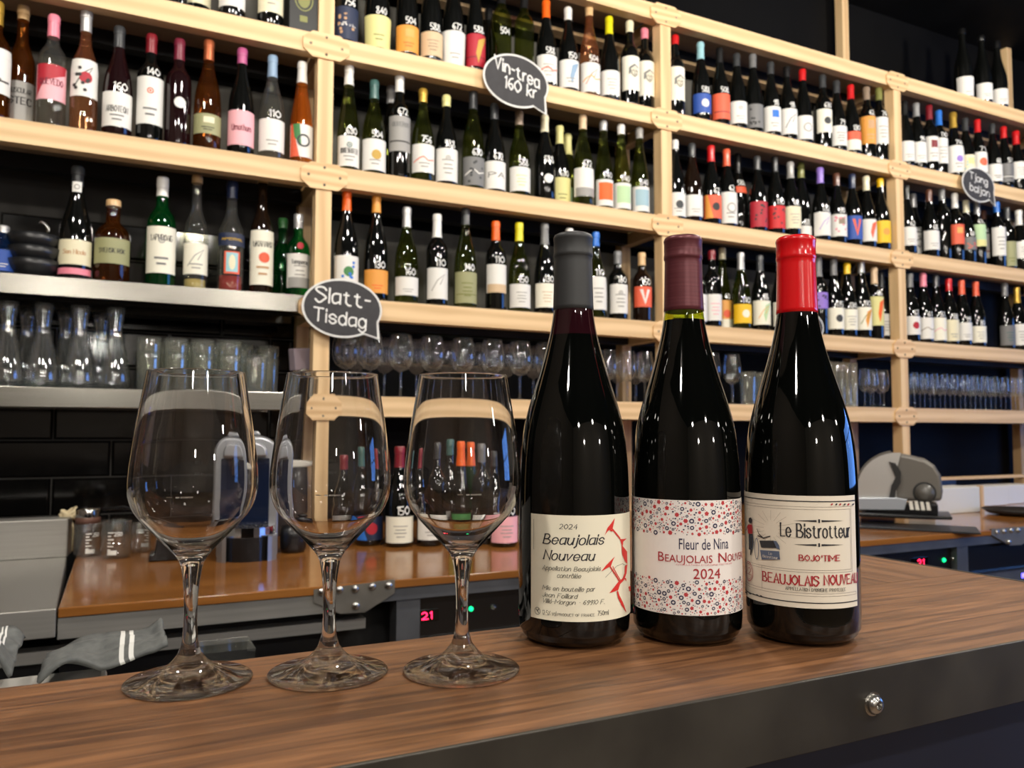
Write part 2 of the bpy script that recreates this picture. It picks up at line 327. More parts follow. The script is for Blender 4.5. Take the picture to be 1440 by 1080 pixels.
def wrap(layers, rad, face, name, parent, eps=.00025, zoff=0, lay=.00012):
    """layers = [(material, polygons in (arc length, height))] laid on a body of revolution whose radius at height z is rad(z)"""
    mb = MB(); mats = []; R0 = None
    for li, (mt, polys) in enumerate(layers):
        if mt not in mats: mats.append(mt)
        e = eps+li*lay
        for p in [c for q in polys for c in sliced(q)]:
            v = []; zs = [pt[1] for pt in p]; za, zb_ = min(zs), max(zs); bulge = 0
            if zb_-za > .004:
                ra, rb = rad(za), rad(zb_)
                for i in range(1, 8): t = i/8; bulge = max(bulge, rad(za+(zb_-za)*t)-(ra+(rb-ra)*t))
            for pt in p:
                s, z = pt[0], pt[1]; dp = pt[2] if len(pt) > 2 else 0
                r = rad(z)+dp+bulge; Rn = rad.ref; a = face+s/Rn; v.append(((r+e)*math.cos(a), (r+e)*math.sin(a), z+zoff))
            mb.add(v, [tuple(range(len(v)))], mats.index(mt))
    return mb.obj(name, mats, parent, smooth=False)
# ------------------------------------------------------------------ bottles
PROF = {  # (height fraction, radius in m) of a 0.30 m bottle
 'b': [(0, .033), (.012, .0375), (.03, .0402), (.30, .0405), (.39, .0400), (.455, .0388), (.52, .0366), (.58, .0325), (.645, .0262), (.705, .0210), (.755, .0172), (.81, .0148), (.93, .0137), (.932, .0150), (.985, .0150), (1, .0130)],
 'd': [(0, .032), (.012, .0355), (.03, .0372), (.58, .0375), (.63, .0360), (.67, .0310), (.70, .0245), (.735, .0182), (.78, .0152), (.93, .0140), (.932, .0152), (.985, .0152), (1, .0132)],
 'f': [(0, .031), (.012, .0345), (.03, .0365), (.36, .0365), (.45, .0340), (.55, .0290), (.66, .0225), (.77, .0172), (.84, .0150), (.93, .0136), (.932, .0148), (.985, .0148), (1, .0130)],
 'c': [(0, .036), (.012, .0410), (.03, .0435), (.38, .0440), (.48, .0405), (.56, .0340), (.66, .0245), (.75, .0180), (.85, .0158), (.92, .0155), (.925, .0175), (.985, .0170), (1, .0140)],
 's': [(0, .036), (.012, .0395), (.03, .0410), (.52, .0410), (.60, .0390), (.66, .0320), (.70, .0230), (.74, .0165), (.90, .0155), (.902, .0165), (.99, .0165), (1, .0155)],
 't': [(0, .030), (.012, .0345), (.03, .0360), (.50, .0360), (.57, .0330), (.64, .0240), (.70, .0170), (.76, .0145), (.93, .0140), (.932, .0155), (.985, .0155), (1, .0140)],
}
BODY = {}
def body_mesh(kind, glass):
    if (kind, glass) not in BODY:
        pr = [(r, h*.3) for h, r in PROF[kind]]
        me = MB().lathe([(0, .006), (.02, .002)]+pr+[(0, .3)], 20).mesh('bottle_body', GL[glass], True); me.set_sharp_from_angle(angle=math.radians(50)); BODY[kind, glass] = me
    return BODY[kind, glass]
CAPM = {}
def cap_mesh(kind, h0, col):
    key = (kind, round(h0, 2), col)
    if key not in CAPM:
        P = PROF[kind]; hs = [h0]+[h for h, r in P if h > h0+.004]
        pr = [(interp(P, h)+.0007, h*.3) for h in hs]; pr[-1] = (pr[-1][0]*.96, .3006)
        me = MB().lathe([(pr[0][0]-.0006, pr[0][1])]+pr+[(0, .3012)], 20).mesh('capsule', foil(col), True); me.set_sharp_from_angle(angle=math.radians(50)); CAPM[key] = me
    return CAPM[key]
def make_radius(kind, H):
    P = PROF[kind]
    def f(z): return interp(P, max(0, z/H))
    f.ref = max(r for _, r in P); return f
def decor(tokens, w, z0, z1):
    """print on a label of half-width w (arc) between z0 and z1"""
    L = []; h = z1-z0; zc = (z0+z1)/2
    for tk in tokens.split():
        k, _, arg = tk.partition(':'); c, _, ex = arg.partition('/')
        m_ = paper(c or 'softgrey')
        if k == 'l':
            for i, q in enumerate((.62, .48, .36, .22)):
                ww = w*(.5, .35, .42, .28)[i]; L.append((m_, rectp(-ww, z0+h*q, ww, z0+h*(q+.035), .012)))
        elif k == 'l2':
            for i, q in enumerate((.30, .18)): ww = w*(.45, .3)[i]; L.append((m_, rectp(-ww, z0+h*q, ww, z0+h*(q+.04), .012)))
        elif k == 'e': L.append((m_, ringp(0, z0+h*.70, w*.22, w*.22, w*.08)+ellp(0, z0+h*.70, w*.08, w*.08, 8)))
        elif k == 'T': L.append((m_, text_polys(ex.replace('_', ' '), -w*.72, z0+h*.42, h*.17, w*1.44, 'roman', .2)))
        elif k == 'U': L.append((m_, text_polys(ex.replace('_', ' '), -w*.72, z0+h*.70, h*.12, w*1.44, 'roman', .2)))
        elif k == 'Q': L.append((m_, rectp(-w*.7, z0+h*.22, w*.75, z0+h*.88, .01)))
        elif k == 'B': L.append((m_, rectp(-w, z0, w, z0+h*.3, .01)))
        elif k == 'BT': L.append((m_, rectp(-w, z0+h*.55, w, z1, .01)))
        elif k == 'N': L.append((m_, rectp(-w, z0+h*.26, w, z0+h*.30, .01)))
        elif k == 'M': L.append((m_, rectp(-w*.3, z0+h*.55, w*.45, z0+h*.85, .01)))
        elif k == 'S': L.append((m_, ellp(w*.1, zc, min(w*.4, h*.3), min(w*.4, h*.3))))
        elif k == 'R': L.append((m_, ringp(w*.1, zc, min(w*.5, h*.36), min(w*.5, h*.36), w*.14)))
        elif k == 'D': L.append((m_, [[(-w, z0), (-w*.2, z0), (-w*.75, z1), (-w, z1)]]))
        elif k == 'D2': L.append((m_, [[(-w*.75, z1), (-w*.2, z1), (-w*.05, z0+h*.3), (-w*.6, z0+h*.6)]]))
        elif k == 'G': L.append((m_, [[(-w, z0+h*.05), (-w, z1), (w*.2, z1)], [(-w*.1, z1), (w, z1), (w*.95, z0+h*.78), (-w*.4, z0+h*.5)]]))
        elif k == 'W': L.append((m_, linep([(-w*.95, z0+h*.35), (-w*.4, z0+h*.5), (-w*.1, z0+h*.55), (w*.3, z0+h*.42), (w*.95, z0+h*.5)], h*.035)))
        elif k == 'V': L.append((m_, [[(-w*.5, z1-h*.15), (-w*.2, z1-h*.15), (0, z0+h*.35), (0, z0+h*.12)], [(w*.5, z1-h*.15), (0, z0+h*.12), (0, z0+h*.35), (w*.2, z1-h*.15)]]))
        elif k == 'Y': L.append((m_, [[(w*.1, z0+h*.1), (w*.4, z0+h*.5), (w*.9, z1-h*.05), (w*.1, z1-h*.2), (-w*.1, z0+h*.4)]]))
        elif k == 'F':   # a drawn face: hair, cheek line, eyes, nose, mouth
            s = min(w*.55, h*.3); x = w*.15; z = zc+h*.04
            L.append((paper('grey'), [[(x-s*1.0, z-s*.5), (x-s*.72, z-s*.45), (x-s*.6, z+s*.5), (x-s*.95, z+s*.7)], [(x-s*.95, z+s*.7), (x-s*.6, z+s*.5), (x+s*.1, z+s*1.0), (x, z+s*1.35)], [(x, z+s*1.35), (x+s*.1, z+s*1.0), (x+s*.7, z+s*.6), (x+s*.9, z+s*.8)]]))
            L.insert(len(L)-1, (mat('paper_drawn_skin', (204, 198, 178), .6), ellp(x, z-s*.05, s*.66, s*.92, 14)))
            L.append((mat('paper_pencil', (84, 82, 76), .6), linep([(x-s*.64, z+s*.2), (x-s*.5, z-s*.5), (x, z-s*.95), (x+s*.47, z-s*.5), (x+s*.64, z+s*.3)], s*.13)
                      + ellp(x-s*.25, z+s*.15, s*.17, s*.10, 8)+ellp(x+s*.30, z+s*.15, s*.17, s*.10, 8)+linep([(x+s*.05, z+s*.1), (x+s*.0, z-s*.25), (x+s*.12, z-s*.27)], s*.09)
                      + ellp(x+s*.03, z-s*.52, s*.22, s*.08, 8)))
        elif k == 'X':
            P = []
            for i in range(9): P += ellp(R_.uniform(-w*.7, w*.7), R_.uniform(z0+h*.12, z1-h*.12), w*.13, h*.05, 6, i)
            L.append((m_, P))
        elif k == 'K': L.append((m_, linep([(-w*.6, z0+h*.25), (-w*.1, z0+h*.6), (w*.5, z0+h*.8), (w*.1, z0+h*.45)], h*.03)))
    return L
SEEN = set(); PLACED = []
ORD = 'first second third fourth fifth sixth seventh eighth ninth tenth eleventh twelfth thirteenth fourteenth fifteenth sixteenth seventeenth'.split()
def bottle(P, H, kind, glass, cap, h0, lab, z0, z1, price, dec, face, label, group, wide=1.25, cat='bottle', name='wine_bottle', captop=None):
    t = thing(name, label, cat, P, 0, group)
    link('bottle_body', body_mesh(kind, glass), t, scale=(1, 1, H/.3))
    if cap: link('capsule', cap_mesh(kind, max(.66, h0), cap), t, scale=(1, 1, H/.3))
    rad = make_radius(kind, H); w_ = rad.ref*wide
    if lab:
        nz = 1 if z1 < H*.36 else 5
        Ls = [(paper(lab), [p for i in range(nz) for p in rectp(-w_, z0+(z1-z0)*i/nz, w_, z0+(z1-z0)*(i+1)/nz, .008)])]+decor(dec, min(w_, .042), z0, z1)
        wrap(Ls, rad, face, 'label', t, .0004, lay=.00035)
    elif dec: wrap(decor(dec, min(w_, .042), z0, z1), rad, face, 'label', t, .0004, lay=.00035)
    if price:
        zz = (z1 if lab else z1*.98)+.006; cp = .022
        wd = len(price)*.0125
        rr = lambda z: rad(z)
        rr.ref = rad(zz+cp*.5)
        wrap([(mat('white_paint_marker', (240, 240, 236), .6), text_polys(price, -wd*.42, zz, cp, wd*.95, 'round', .135, jitter=.03))], rr, face+.15, 'price_marking', t, .0005)
    return t
def row(level, bay, rown, group, items, face=None, Yb=2.548):
    """items: x, top, cap_bottom, label_top, label_bottom, kind, glass, cap, label, price, decor [, words [, back]]"""
    for n, it in enumerate(items):
        x, top, cb, lt, lb, kind, gl, cap, lab, pr, dec = it[:11]
        words = it[11] if len(it) > 11 else None; back = it[12] if len(it) > 12 else 0
        yb = Yb+back
        ym = lb if lb else top+80
        p = at_y(x-(1.5 if x > 1255 else 0), ym, yb); X = p.x
        zof = lambda y, yy: at_y(x, y, yy).z-level
        H = min(max(zof(top, yb), .24), .372); rf = .036
        h0 = zof(cb, yb)/H
        if words is None:
            if lab: words = ('%s label' % CWORD.get(lab, lab))+(' and price %s' % pr if pr else '')
            else: words = 'no label'+(' and price %s' % pr if pr else '')
        cw = CWORD.get(cap, cap)
        d = math.atan2(-yb, -X); fc = -math.pi/2+(d+math.pi/2)*.45
        assert 1
        l_ = '%s bottle, %s cap, %s, %s in %s\'s %s' % (GW[gl], cw, words, ORD[n], bay, rown)
        z0 = zof(lb, yb-rf) if lb else .03; z1 = zof(lt, yb-rf) if lt else .11
        z0 = max(.004, min(z0, H*.5)); z1 = max(z0+.03, min(z1, H*{'b': .47, 'd': .64, 'f': .43, 'c': .47, 's': .58, 't': .57}[kind]))
        if lab is None and not lt: z0, z1 = .02, H*.42
        if len(l_.split()) > 16: print('LONG', l_)
        assert l_ not in SEEN, l_
        SEEN.add(l_)
        rb_ = max(q[1] for q in PROF[kind])+.0265
        for pp in (-.788, .562, 1.91, 3.262, 4.612):
            if abs(X-pp) < rb_ and level < LZ['Z']: X = pp+(rb_ if X > pp else -rb_)
        PLACED.append(bottle((X, yb, level), H, kind, gl, cap, h0, lab, z0, z1, pr, dec, fc, l_, group))
# ------------------------------------------------------------------ the room
YW = 2.86; CEIL = 3.5; XL, XR, YF = -2.8, 7.0, -4.6
wb = struct(MB().box((XL, YW, 0), (XR, YW+.12, CEIL)).obj('wall_back', BLACKWALL))
struct(MB().box((XL, YF-.1, 0), (XR, YF, CEIL)).obj('wall_front', mat('pale_plaster', (120, 112, 102), .8)))
struct(MB().box((XL-.1, YF-.1, 0), (XL, YW+.12, CEIL)).obj('wall_left', mat('warm_dark_plaster', (84, 74, 64), .8)))
struct(MB().box((XL, YF, CEIL), (XR, YW, CEIL+.1)).obj('ceiling', BLACKWALL))
struct(MB().box((XL, YF, -.1), (XR, YW, 0)).obj('floor', noise_mat('dark_floor', (104, 84, 64), (132, 108, 84), (1, 8, 1), 3, (.3, .5))))
WY0, WY1, WZ0, WZ1 = -2.4, 1.2, .9, 2.6
wr = MB()
wr.box((XR, YF-.1, 0), (XR+.1, WY0, CEIL)).box((XR, WY1, 0), (XR+.1, YW+.12, CEIL)).box((XR, WY0, 0), (XR+.1, WY1, WZ0)).box((XR, WY0, WZ1), (XR+.1, WY1, CEIL))
struct(wr.obj('wall_right', BLACKWALL))
wi = struct(link('window_1', None)); fr = MB()
for y in (WY0, WY0+.9, WY0+1.8, WY0+2.7, WY1-.05): fr.box((XR+.02, y, WZ0), (XR+.07, y+.05, WZ1))
for z in (WZ0, WZ0+1.1, WZ1-.05): fr.box((XR+.02, WY0, z), (XR+.07, WY1, z+.05))
fr.obj('window_frame', DARK, wi)
for i in range(4): MB().box((XR+.04, WY0+.05+i*.9, WZ0+.05), (XR+.045, WY0+.9+i*.9, WZ1-.05)).obj('pane', thin_glass('window_pane', (.97, .97, .97)), wi) if i == 0 else MB().box((XR+.04, WY0+.05+i*.9, WZ0+.05), (XR+.045, WY0+.9+i*.9, WZ1-.05)).obj('pane', MATS['window_pane'], wi)
# black tiles behind the first bay: grout sheet, then each tile with bevelled edges
TH, TW, TG = .117, .325, .004
tile_mb = MB().box((0, 0, 0), (TW-TG, -.008, TH-TG)); tile_me = tile_mb.mesh('tile', TILE)
MB().box((-1.9, YW-.004, .92), (.62, YW, 2.06)).obj('grout', GROUT, wb)
TB = .007
def tilev(w):
    b = TB; v = [(0, 0, 0), (w, 0, 0), (w, 0, TH-TG), (0, 0, TH-TG), (b, -.007, b), (w-b, -.007, b), (w-b, -.007, TH-TG-b), (b, -.007, TH-TG-b)]
    return v, [(4, 5, 6, 7), (0, 1, 5, 4), (1, 2, 6, 5), (2, 3, 7, 6), (3, 0, 4, 7)]
tfull = mesh('tile', *tilev(TW-TG), TILE)
xj = at_y(75, 640, YW).x; zj = at_y(75, 619, YW).z
for r in range(-3, 7):
    off = 0 if r % 2 == 1 else TW/2
    z = zj+(r-1)*TH
    if z < .8: continue
    for k in range(-5, 3):
        x = xj+off+k*TW
        if x < -1.9: continue
        ww = min(TW, .618-x)
        if ww > .05: link('tile', tfull, wb, (x, YW-.004, z+TG/2), scale=(ww/TW, 1, 1))
# ------------------------------------------------------------------ wooden shelving
LZ = {'Z': EYE+1.697, 'A': EYE+1.271, 'B': EYE+.846, 'C': EYE+.4246, 'D': EYE+.111}
PANEL = noise_mat('grey_washed_panel', (66, 64, 58), (88, 86, 78), (6, 1, 1), 3, (.6, .75))
PX = [-.788, .562, 1.91, 3.262, 4.612]; YS = 2.5; BH = .065; CT = .92
sh = thing('shelving', 'tall spruce shelving of screwed beams covering the black wall, filled with bottles', 'shelving', (0, YS, CT))
def part(mb, name, m_, parent=sh, smooth=False):
    o = mb.obj(name, m_, parent, smooth); o.location = (-parent.location.x, -parent.location.y, -parent.location.z); return o
for i, x in enumerate(PX):
    part(MB().box((x-.025, YS, CT), (x+.025, YS+.05, LZ['Z']-BH)), 'post', PINE_D)
    if i != 1 or 1:
        part(MB().box((x-.022, YW-.075, CT), (x+.022, YW-.03, CEIL-.002)), 'rear_post', PINE_D)
for lv, z in LZ.items():
    for i in range(4):
        x0, x1 = PX[i], PX[i+1]
        if i == 0 and lv in 'CD': continue
        part(MB().box((x0+.0255, YS+.0005, z-BH), (x1-.0255, YS+.045, z)), 'beam', PINE)
        part(MB().box((x0+.0255, YS+.0455, z-.018), (x1-.0255, YW-.08, z)), 'shelf_board', BOARD)
        part(MB().box((x0+.0255, YW-.125, z-BH), (x1-.0255, YW-.08, z-.019)), 'rear_beam', DARK)
        if lv in 'ABC' and i < 3: part(MB().box((x0+.0255, YW-.0295, z+.001), (x1-.0255, YW-.02, z+.335)), 'rear_panel', PANEL)
        if lv == 'Z': part(MB().box((x0+.0255, YW-.135, z-BH-.014), (x1-.0255, YW-.08, z-BH-.001)), 'batten', PINE)
    for i, x in enumerate(PX):
        if i == 0: continue
        part(MB().box((x-.02, YS+.051, z-BH), (x+.02, YW-.08, z-.019)), 'cross_joist', PINE_D)
        c = .030; a, t, b = .074, z+.004, z-.080
        oct_ = [(x-a+c, b), (x+a-c, b), (x+a, b+c*.8), (x+a, t-c*.8), (x+a-c, t), (x-a+c, t), (x-a, t-c*.8), (x-a, b+c*.8)]
        g = part(MB().prism(oct_, 'y', YS-.006, YS-.0003), 'gusset_plate', PLY)
        for dx, dz in ((-.05, 0), (.05, 0), (0, .028), (0, -.028)):
            s = MB().lathe([(.0045, 0), (.0045, .001), (.003, .0016), (.0012, .0008)], 10, c=(0, 0, 0)).obj('screw', SCREW, g)
            s.location = (x+dx, YS-.006, (t+b)/2+dz); s.rotation_euler = (math.pi/2, 0, 0)
part(MB().box((PX[0]+.026, YS, LZ['Z']-BH-.0), (PX[0]+.03, YS+.04, LZ['Z'])), 'beam', PINE)
# steel wall shelves of the first bay
def steel_shelf(z, label, x1):
    t = thing('steel_shelf', label, 'shelf', (-.6, 2.6, z))
    pr = [(YS+.01, z-.055), (YS+.01, z), (YW-.02, z), (YW-.02, z-.004), (YS+.014, z-.004), (YS+.014, z-.051), (YS+.03, z-.051), (YS+.03, z-.055)]
    o = bevel(part(MB().prism(pr, 'x', -.76, x1), 'shelf_top', STEEL, t), .0015)
    part(MB().box((-.755, YS+.10, z-.054), (x1-.004, YS+.13, z-.0045)), 'stiffener', STEEL, t)
    part(MB().box((-.755, YW-.06, z-.054), (x1-.004, YW-.02, z-.0045)), 'wall_bracket', STEEL, t)
    return t
ZC, ZD = EYE+.4246, EYE+.118
steel_shelf(ZC, 'upper stainless steel wall shelf carrying the spirits bottles', .528)
steel_shelf(ZD, 'lower stainless steel wall shelf carrying carafes and tumblers', .455)
# ------------------------------------------------------------------ bar counter in front
BT = EYE-.15; Y0, Y1, X1 = .3595, .5555, .8225
bar = thing('bar_counter', 'worn oak bar counter edged with dark steel, in front of everything', 'bar counter', (-.2, .45, 0))
part(MB().box((-1.3, Y0+.003, BT-.036), (.2598, Y1, BT)), 'plank', BARTOP, bar)
part(MB().box((.2602, Y0+.003, BT-.036), (X1-.003, Y1, BT-.0003)), 'plank', BARTOP, bar)
part(MB().box((.50, Y1+.0005, BT-.036), (X1-.003, .95, BT-.0003)), 'plank', BARRET, bar)
for o in bar.children: o.cycles.is_caustics_receiver = True
bevel(part(MB().box((-1.3, Y0, BT-.042), (X1, Y0+.003, BT+.0004)), 'steel_edging', RAWSTEEL, bar), .0006)
bevel(part(MB().box((X1-.003, Y0+.0035, BT-.042), (X1, .95, BT+.0004)), 'steel_edging', RAWSTEEL, bar), .0006)
part(MB().box((-1.3, Y1+.0006, BT-.042), (.499, Y1+.003, BT-.001)), 'steel_edging', RAWSTEEL, bar)
part(MB().box((-1.3, Y0+.014, 0), (X1-.014, Y0+.034, BT-.037)), 'front_panel', NAVY, bar)
part(MB().box((.52, Y1-.02, 0), (X1-.014, .93, BT-.037)), 'return_panel', NAVY, bar)
for px_ in (1228, None):
    P = at_y(1228, 990, Y0) if px_ else Vector((-.55, Y0, BT-.021))
    b = MB().lathe([(.0062, 0), (.0062, .0012), (.0058, .0026), (.0045, .0042), (.0028, .0048), (.0026, .0048), (.0026, .0022), (0, .0022)], 6 if 0 else 24, open_=True)
    b.lathe([(.0075, -.0008), (.0075, 0), (.006, .0001)], 24)
    o = b.obj('bolt', BOLT, bar, True); o.location = P-bar.location; o.rotation_euler = (math.pi/2, 0, 0)
    o.data.set_sharp_from_angle(angle=math.radians(35)); o['label'] = 'shiny hex socket bolt'
# ------------------------------------------------------------------ back counter
YB0 = 1.715
bc = thing('back_counter', 'amber oak worktop on a grey steel frame below the shelving', 'counter', (1.5, 2.2, 0))
XS = at_z(82, 855, CT).x
bevel(part(MB().box((XS, YB0, CT-.018), (5.2, YW-.013, CT)), 'worktop', BACKTOP, bc), .002)
part(MB().box((XS, YB0+.004, CT-.058), (.50, YB0+.05, CT-.019)), 'steel_edging', SATIN, bc)
part(MB().box((-1.8, YB0+.03, CT-.105), (.50, YB0+.07, CT-.083)), 'steel_rail', SATIN, bc)
part(MB().box((.50, YB0+.006, CT-.046), (5.2, YB0+.05, CT-.019)), 'frame_rail', GREYMET, bc)
for xx in (.60, 2.52):
    part(MB().box((xx-.035, YB0+.012, .05), (xx+.02, YB0+.06, CT-.047)), 'frame_leg', GREYMET, bc)
PLATE = noise_mat('raw_steel_plate', (104, 101, 94), (124, 120, 112), (1, 1, 1), 12, (.35, .5), metal=.5)
def gusset(c0, pts, bolts):
    g = part(MB().prism([(at_y(x, y, YB0).x, at_y(x, y, YB0).z) for x, y in pts][::-1], 'y', YB0-.001, YB0+.0055), 'corner_plate', PLATE, bc)
    for x, y in bolts:
        P = at_y(x, y, YB0)
        o = MB().lathe([(.0085, 0), (.0085, .003), (.006, .006), (.0, .0065)], 14, open_=True).obj('bolt', BOLT, g, True); o.location = (P.x, YB0-.001, P.z); o.rotation_euler = (math.pi/2, 0, 0)
gusset(0, [(441, 829), (555, 815), (555, 834), (513, 861), (478, 863), (441, 847)], [(452, 832), (499, 828), (523, 824.5), (546, 823), (500, 851.5), (477, 829)])
gusset(0, [(1394, 744), (1450, 740), (1470, 739), (1470, 748), (1436, 766), (1420, 767), (1394, 752)], [(1401, 748), (1411, 747), (1421, 746), (1431, 745.5), (1418, 762)])
part(MB().box((XS, YB0+.10, .05), (5.2, YB0+.12, CT-.06)), 'carcass_panel', DARK, bc)
def fridge(x0, x1, label, disp, led, knob, name='undercounter_fridge'):
    t = thing(name, label, 'fridge', ((x0+x1)/2, YB0+.05, 0))
    part(MB().box((x0, YB0+.03, CT-.140), (x1, YB0+.098, CT-.049)), 'control_panel', mat('gloss_black_panel', (16, 15, 16), .25), t)
    part(MB().box((x0, YB0+.018, CT-.147), (x1, YB0+.098, CT-.1405)), 'light_strip', STEEL, t)
    part(MB().box((x0, YB0+.02, .12), (x1, YB0+.098, CT-.1475)), 'door', GREYMET, t)
    P = at_y(disp[0], disp[1], YB0+.03); k = disp[2]
    d = part(MB().box((P.x-.045*k, YB0+.024, P.z-.02*k), (P.x+.045*k, YB0+.0299, P.z+.02*k)), 'display', mat('display_black', (8, 4, 5), .1), t)
    m_ = mat('red_led', (255, 24, 60), .5, emit=5)
    tp = text_polys('21', -.022*k, -.012*k, .024*k, .038*k, 'round', .16)
    mb = MB()
    for p in tp: mb.add([(P.x+c[0], YB0+.0235-c[2]*6, P.z+c[1]) for c in p], [(0, 1, 2, 3)])
    o = mb.obj('digits', m_, d)
    Q = at_y(led[0], led[1], YB0+.03); o = MB().lathe([(.009*k, 0), (.009*k, .003), (.005*k, .006), (0, .0065)], 14, open_=True).obj('indicator_lamp', mat('green_led', (10, 220, 120), .4, emit=1.6), t, True)
    o.location = Vector((Q.x, YB0+.03, Q.z))-t.location; o.rotation_euler = (math.pi/2, 0, 0)
    Q = at_y(knob[0], knob[1], YB0+.03); o = MB().lathe([(.010*k, 0), (.010*k, .004), (.004*k, .005), (.004*k, .012), (0, .012)], 14, open_=True).obj('lock', BOLT, t, True)
    o.location = Vector((Q.x, YB0+.03, Q.z))-t.location; o.rotation_euler = (math.pi/2, 0, 0)
    return t
fridge(.622, 2.48, 'black undercounter fridge with red display, below the middle wine glass', (600, 865, .62), (662, 856), (693, 853))
fridge(2.542, 4.9, 'black undercounter fridge with red display, below the meat slicer', (1293, 790.5, .75), (1327, 787.5), (1340, 785))
# steel basin unit at the left end
su = thing('sink_unit', 'stainless steel sink unit with low upstand at the left edge', 'sink', (-.6, 2.0, 0))
XB = at_z(96, 783, CT).x
def quadprism(pts, z0, z1, name, m_, t): return part(MB().prism(pts, 'z', z0, z1), name, m_, t)
bevel(quadprism([(-1.8, YB0-.004), (XS-.003, YB0-.004), (XB-.003, 2.385), (-1.8, 2.385)], CT-.052, CT+.001, 'sink_top', SATIN, su), .002)
bevel(quadprism([(-1.8, 2.3855), (XB-.003, 2.3855), (XB+.005, 2.46), (-1.8, 2.46)], CT, CT+.10, 'upstand', SATIN, su), .003)
part(MB().box((-1.8, YB0+.075, .1), (XS-.01, 2.4, CT-.110)), 'cabinet_body', DARK, su)
# ------------------------------------------------------------------ the bottles on the shelves
A_, B_, C_, Z_ = LZ['A'], LZ['B'], LZ['C'], LZ['Z']
row(A_, 'left bay', 'top row', 'bottles on the top row of the left bay', [
 (244, -120, -80, -50, -12, 'b', 'k', 'black', 'ivory', '', 'l'),
 (278, -115, -78, -40, -6, 'b', 'k', 'black', 'cream', '', 'l'),
 (326, -108, -74, -40, 9, 'b', 'k', 'darkred', 'white', '', 'l'),
 (380, -100, -66, -34, 17, 'b', 'k', 'silver', 'cream', '', 'l', 'cream label'),
])
row(B_, 'left bay', 'middle row', 'bottles on the middle row of the left bay', [
 (-9, 3, 36, 62, 130, 's', 'a', 'gold', 'white', '', 'N:ink l2:grey', 'black-lined white label'),
 (27, -4, 16, 103, 160, 't', 'a', 'cork', 'softgrey', '', 'U:ink/MUSCULAR T:ink/ISTEC', 'grey label with bold lettering'),
 (72, 22, 53, 90, 140, 'd', 'c', 'pink', 'rosepaper', '', 'G:crimson T:burg/QUEVEDO', 'pink label with a red corner'),
 (118, 14, 46, 80, 135, 't', 'p', 'silver', 'white', '', 'K:ink S:crimson X:ink', 'white label with ink drawing'),
 (164, 38, 68, 129, 178, 'b', 'r', 'charcoal', 'white', '160', 'T:ink/ARBOTEON l2:grey'),
 (210, 49, 76, 107, 174, 'd', 'k', 'darkred', 'white', '140', 'e:coral l2:grey'),
 (250, 56, 86, 122, 165, 'd', 'r', 'burg', None, '', 'S:white', 'round white emblem'),
 (291, 57, 86, 160, 188, 'b', 'a', 'copper', 'sage', '', 'M:cream l2:ink', 'small sage label'),
 (338, 69, 91, 155, 204, 'b', 'k', 'magenta', 'rosepaper', '', 'T:burg/Umathum', 'plain pink label'),
 (381, 79, 110, 167, 212, 'b', 'c', 'bluegrey', 'white', '110', 'l2:softgrey'),
 (423, 88, 118, 174, 220, 'f', 'o', 'white', 'white', '', 'D:coral D2:green R:charcoal', 'red, green and white label'),
])
row(A_, 'second bay', 'top row', 'bottles on the top row of the second bay', [
 (486, -84, -60, 9, 55, 'b', 'k', 'black', 'navy', '756', 'T:white/ARTE X:tan', 'navy art label'),
 (530, -78, -50, 22, 72, 'c', 'k', 'gold', 'paleyellow', '840', 'l:olive'),
 (572, -62, -40, 35, 72, 'b', 'k', 'black', 'amberc', '504', 'l2:orange M:peach', 'orange label and price 504'),
 (606, -56, -30, 44, 78, 'b', 'k', 'black', 'beige', '588', 'l:taupe'),
 (637, -48, -20, 43, 90, 'b', 'k', 'charcoal', 'white', '672', 'S:charcoal l2:softgrey'),
 (668, -44, -18, 46, 92, 'f', 'k', 'black', 'crimson', '588', 'N:darkred Y:gold', 'red label with gold figure'),
 (687, 14, 30, None, None, 'b', 'k', 'black', None, '', '', 'no label, half hidden', .09),
 (705, -30, 8, None, None, 'd', 'g', 'black', None, '504', ''),
 (737, -26, 14, None, None, 'd', 'g', 'black', None, '', '', 'no label'),
 (768, 2, 27, 76, 114, 'b', 'k', 'orange', 'white', '588', 'l:softgrey W:coral'),
 (799, 12, 30, 83, 122, 'b', 'k', 'white', 'white', '150', 'Y:bluegrey l2:softgrey', 'grey fish label, 150'),
 (829, 4, 24, 87, 128, 'b', 'p', 'cork', 'white', '504', 'K:coral W:amberc'),
 (857, 25, 50, 98, 132, 'b', 'k', 'lemon', 'white', '', 'l:softgrey'),
 (886, 31, 47, 77, 125, 'd', 'k', 'cream', 'ivory', '', 'F:', 'bobbed portrait label'),
 (912, 39, 54, 82, 131, 'd', 'k', 'pink', 'ivory', '', 'F:', 'drawn portrait label'),
])
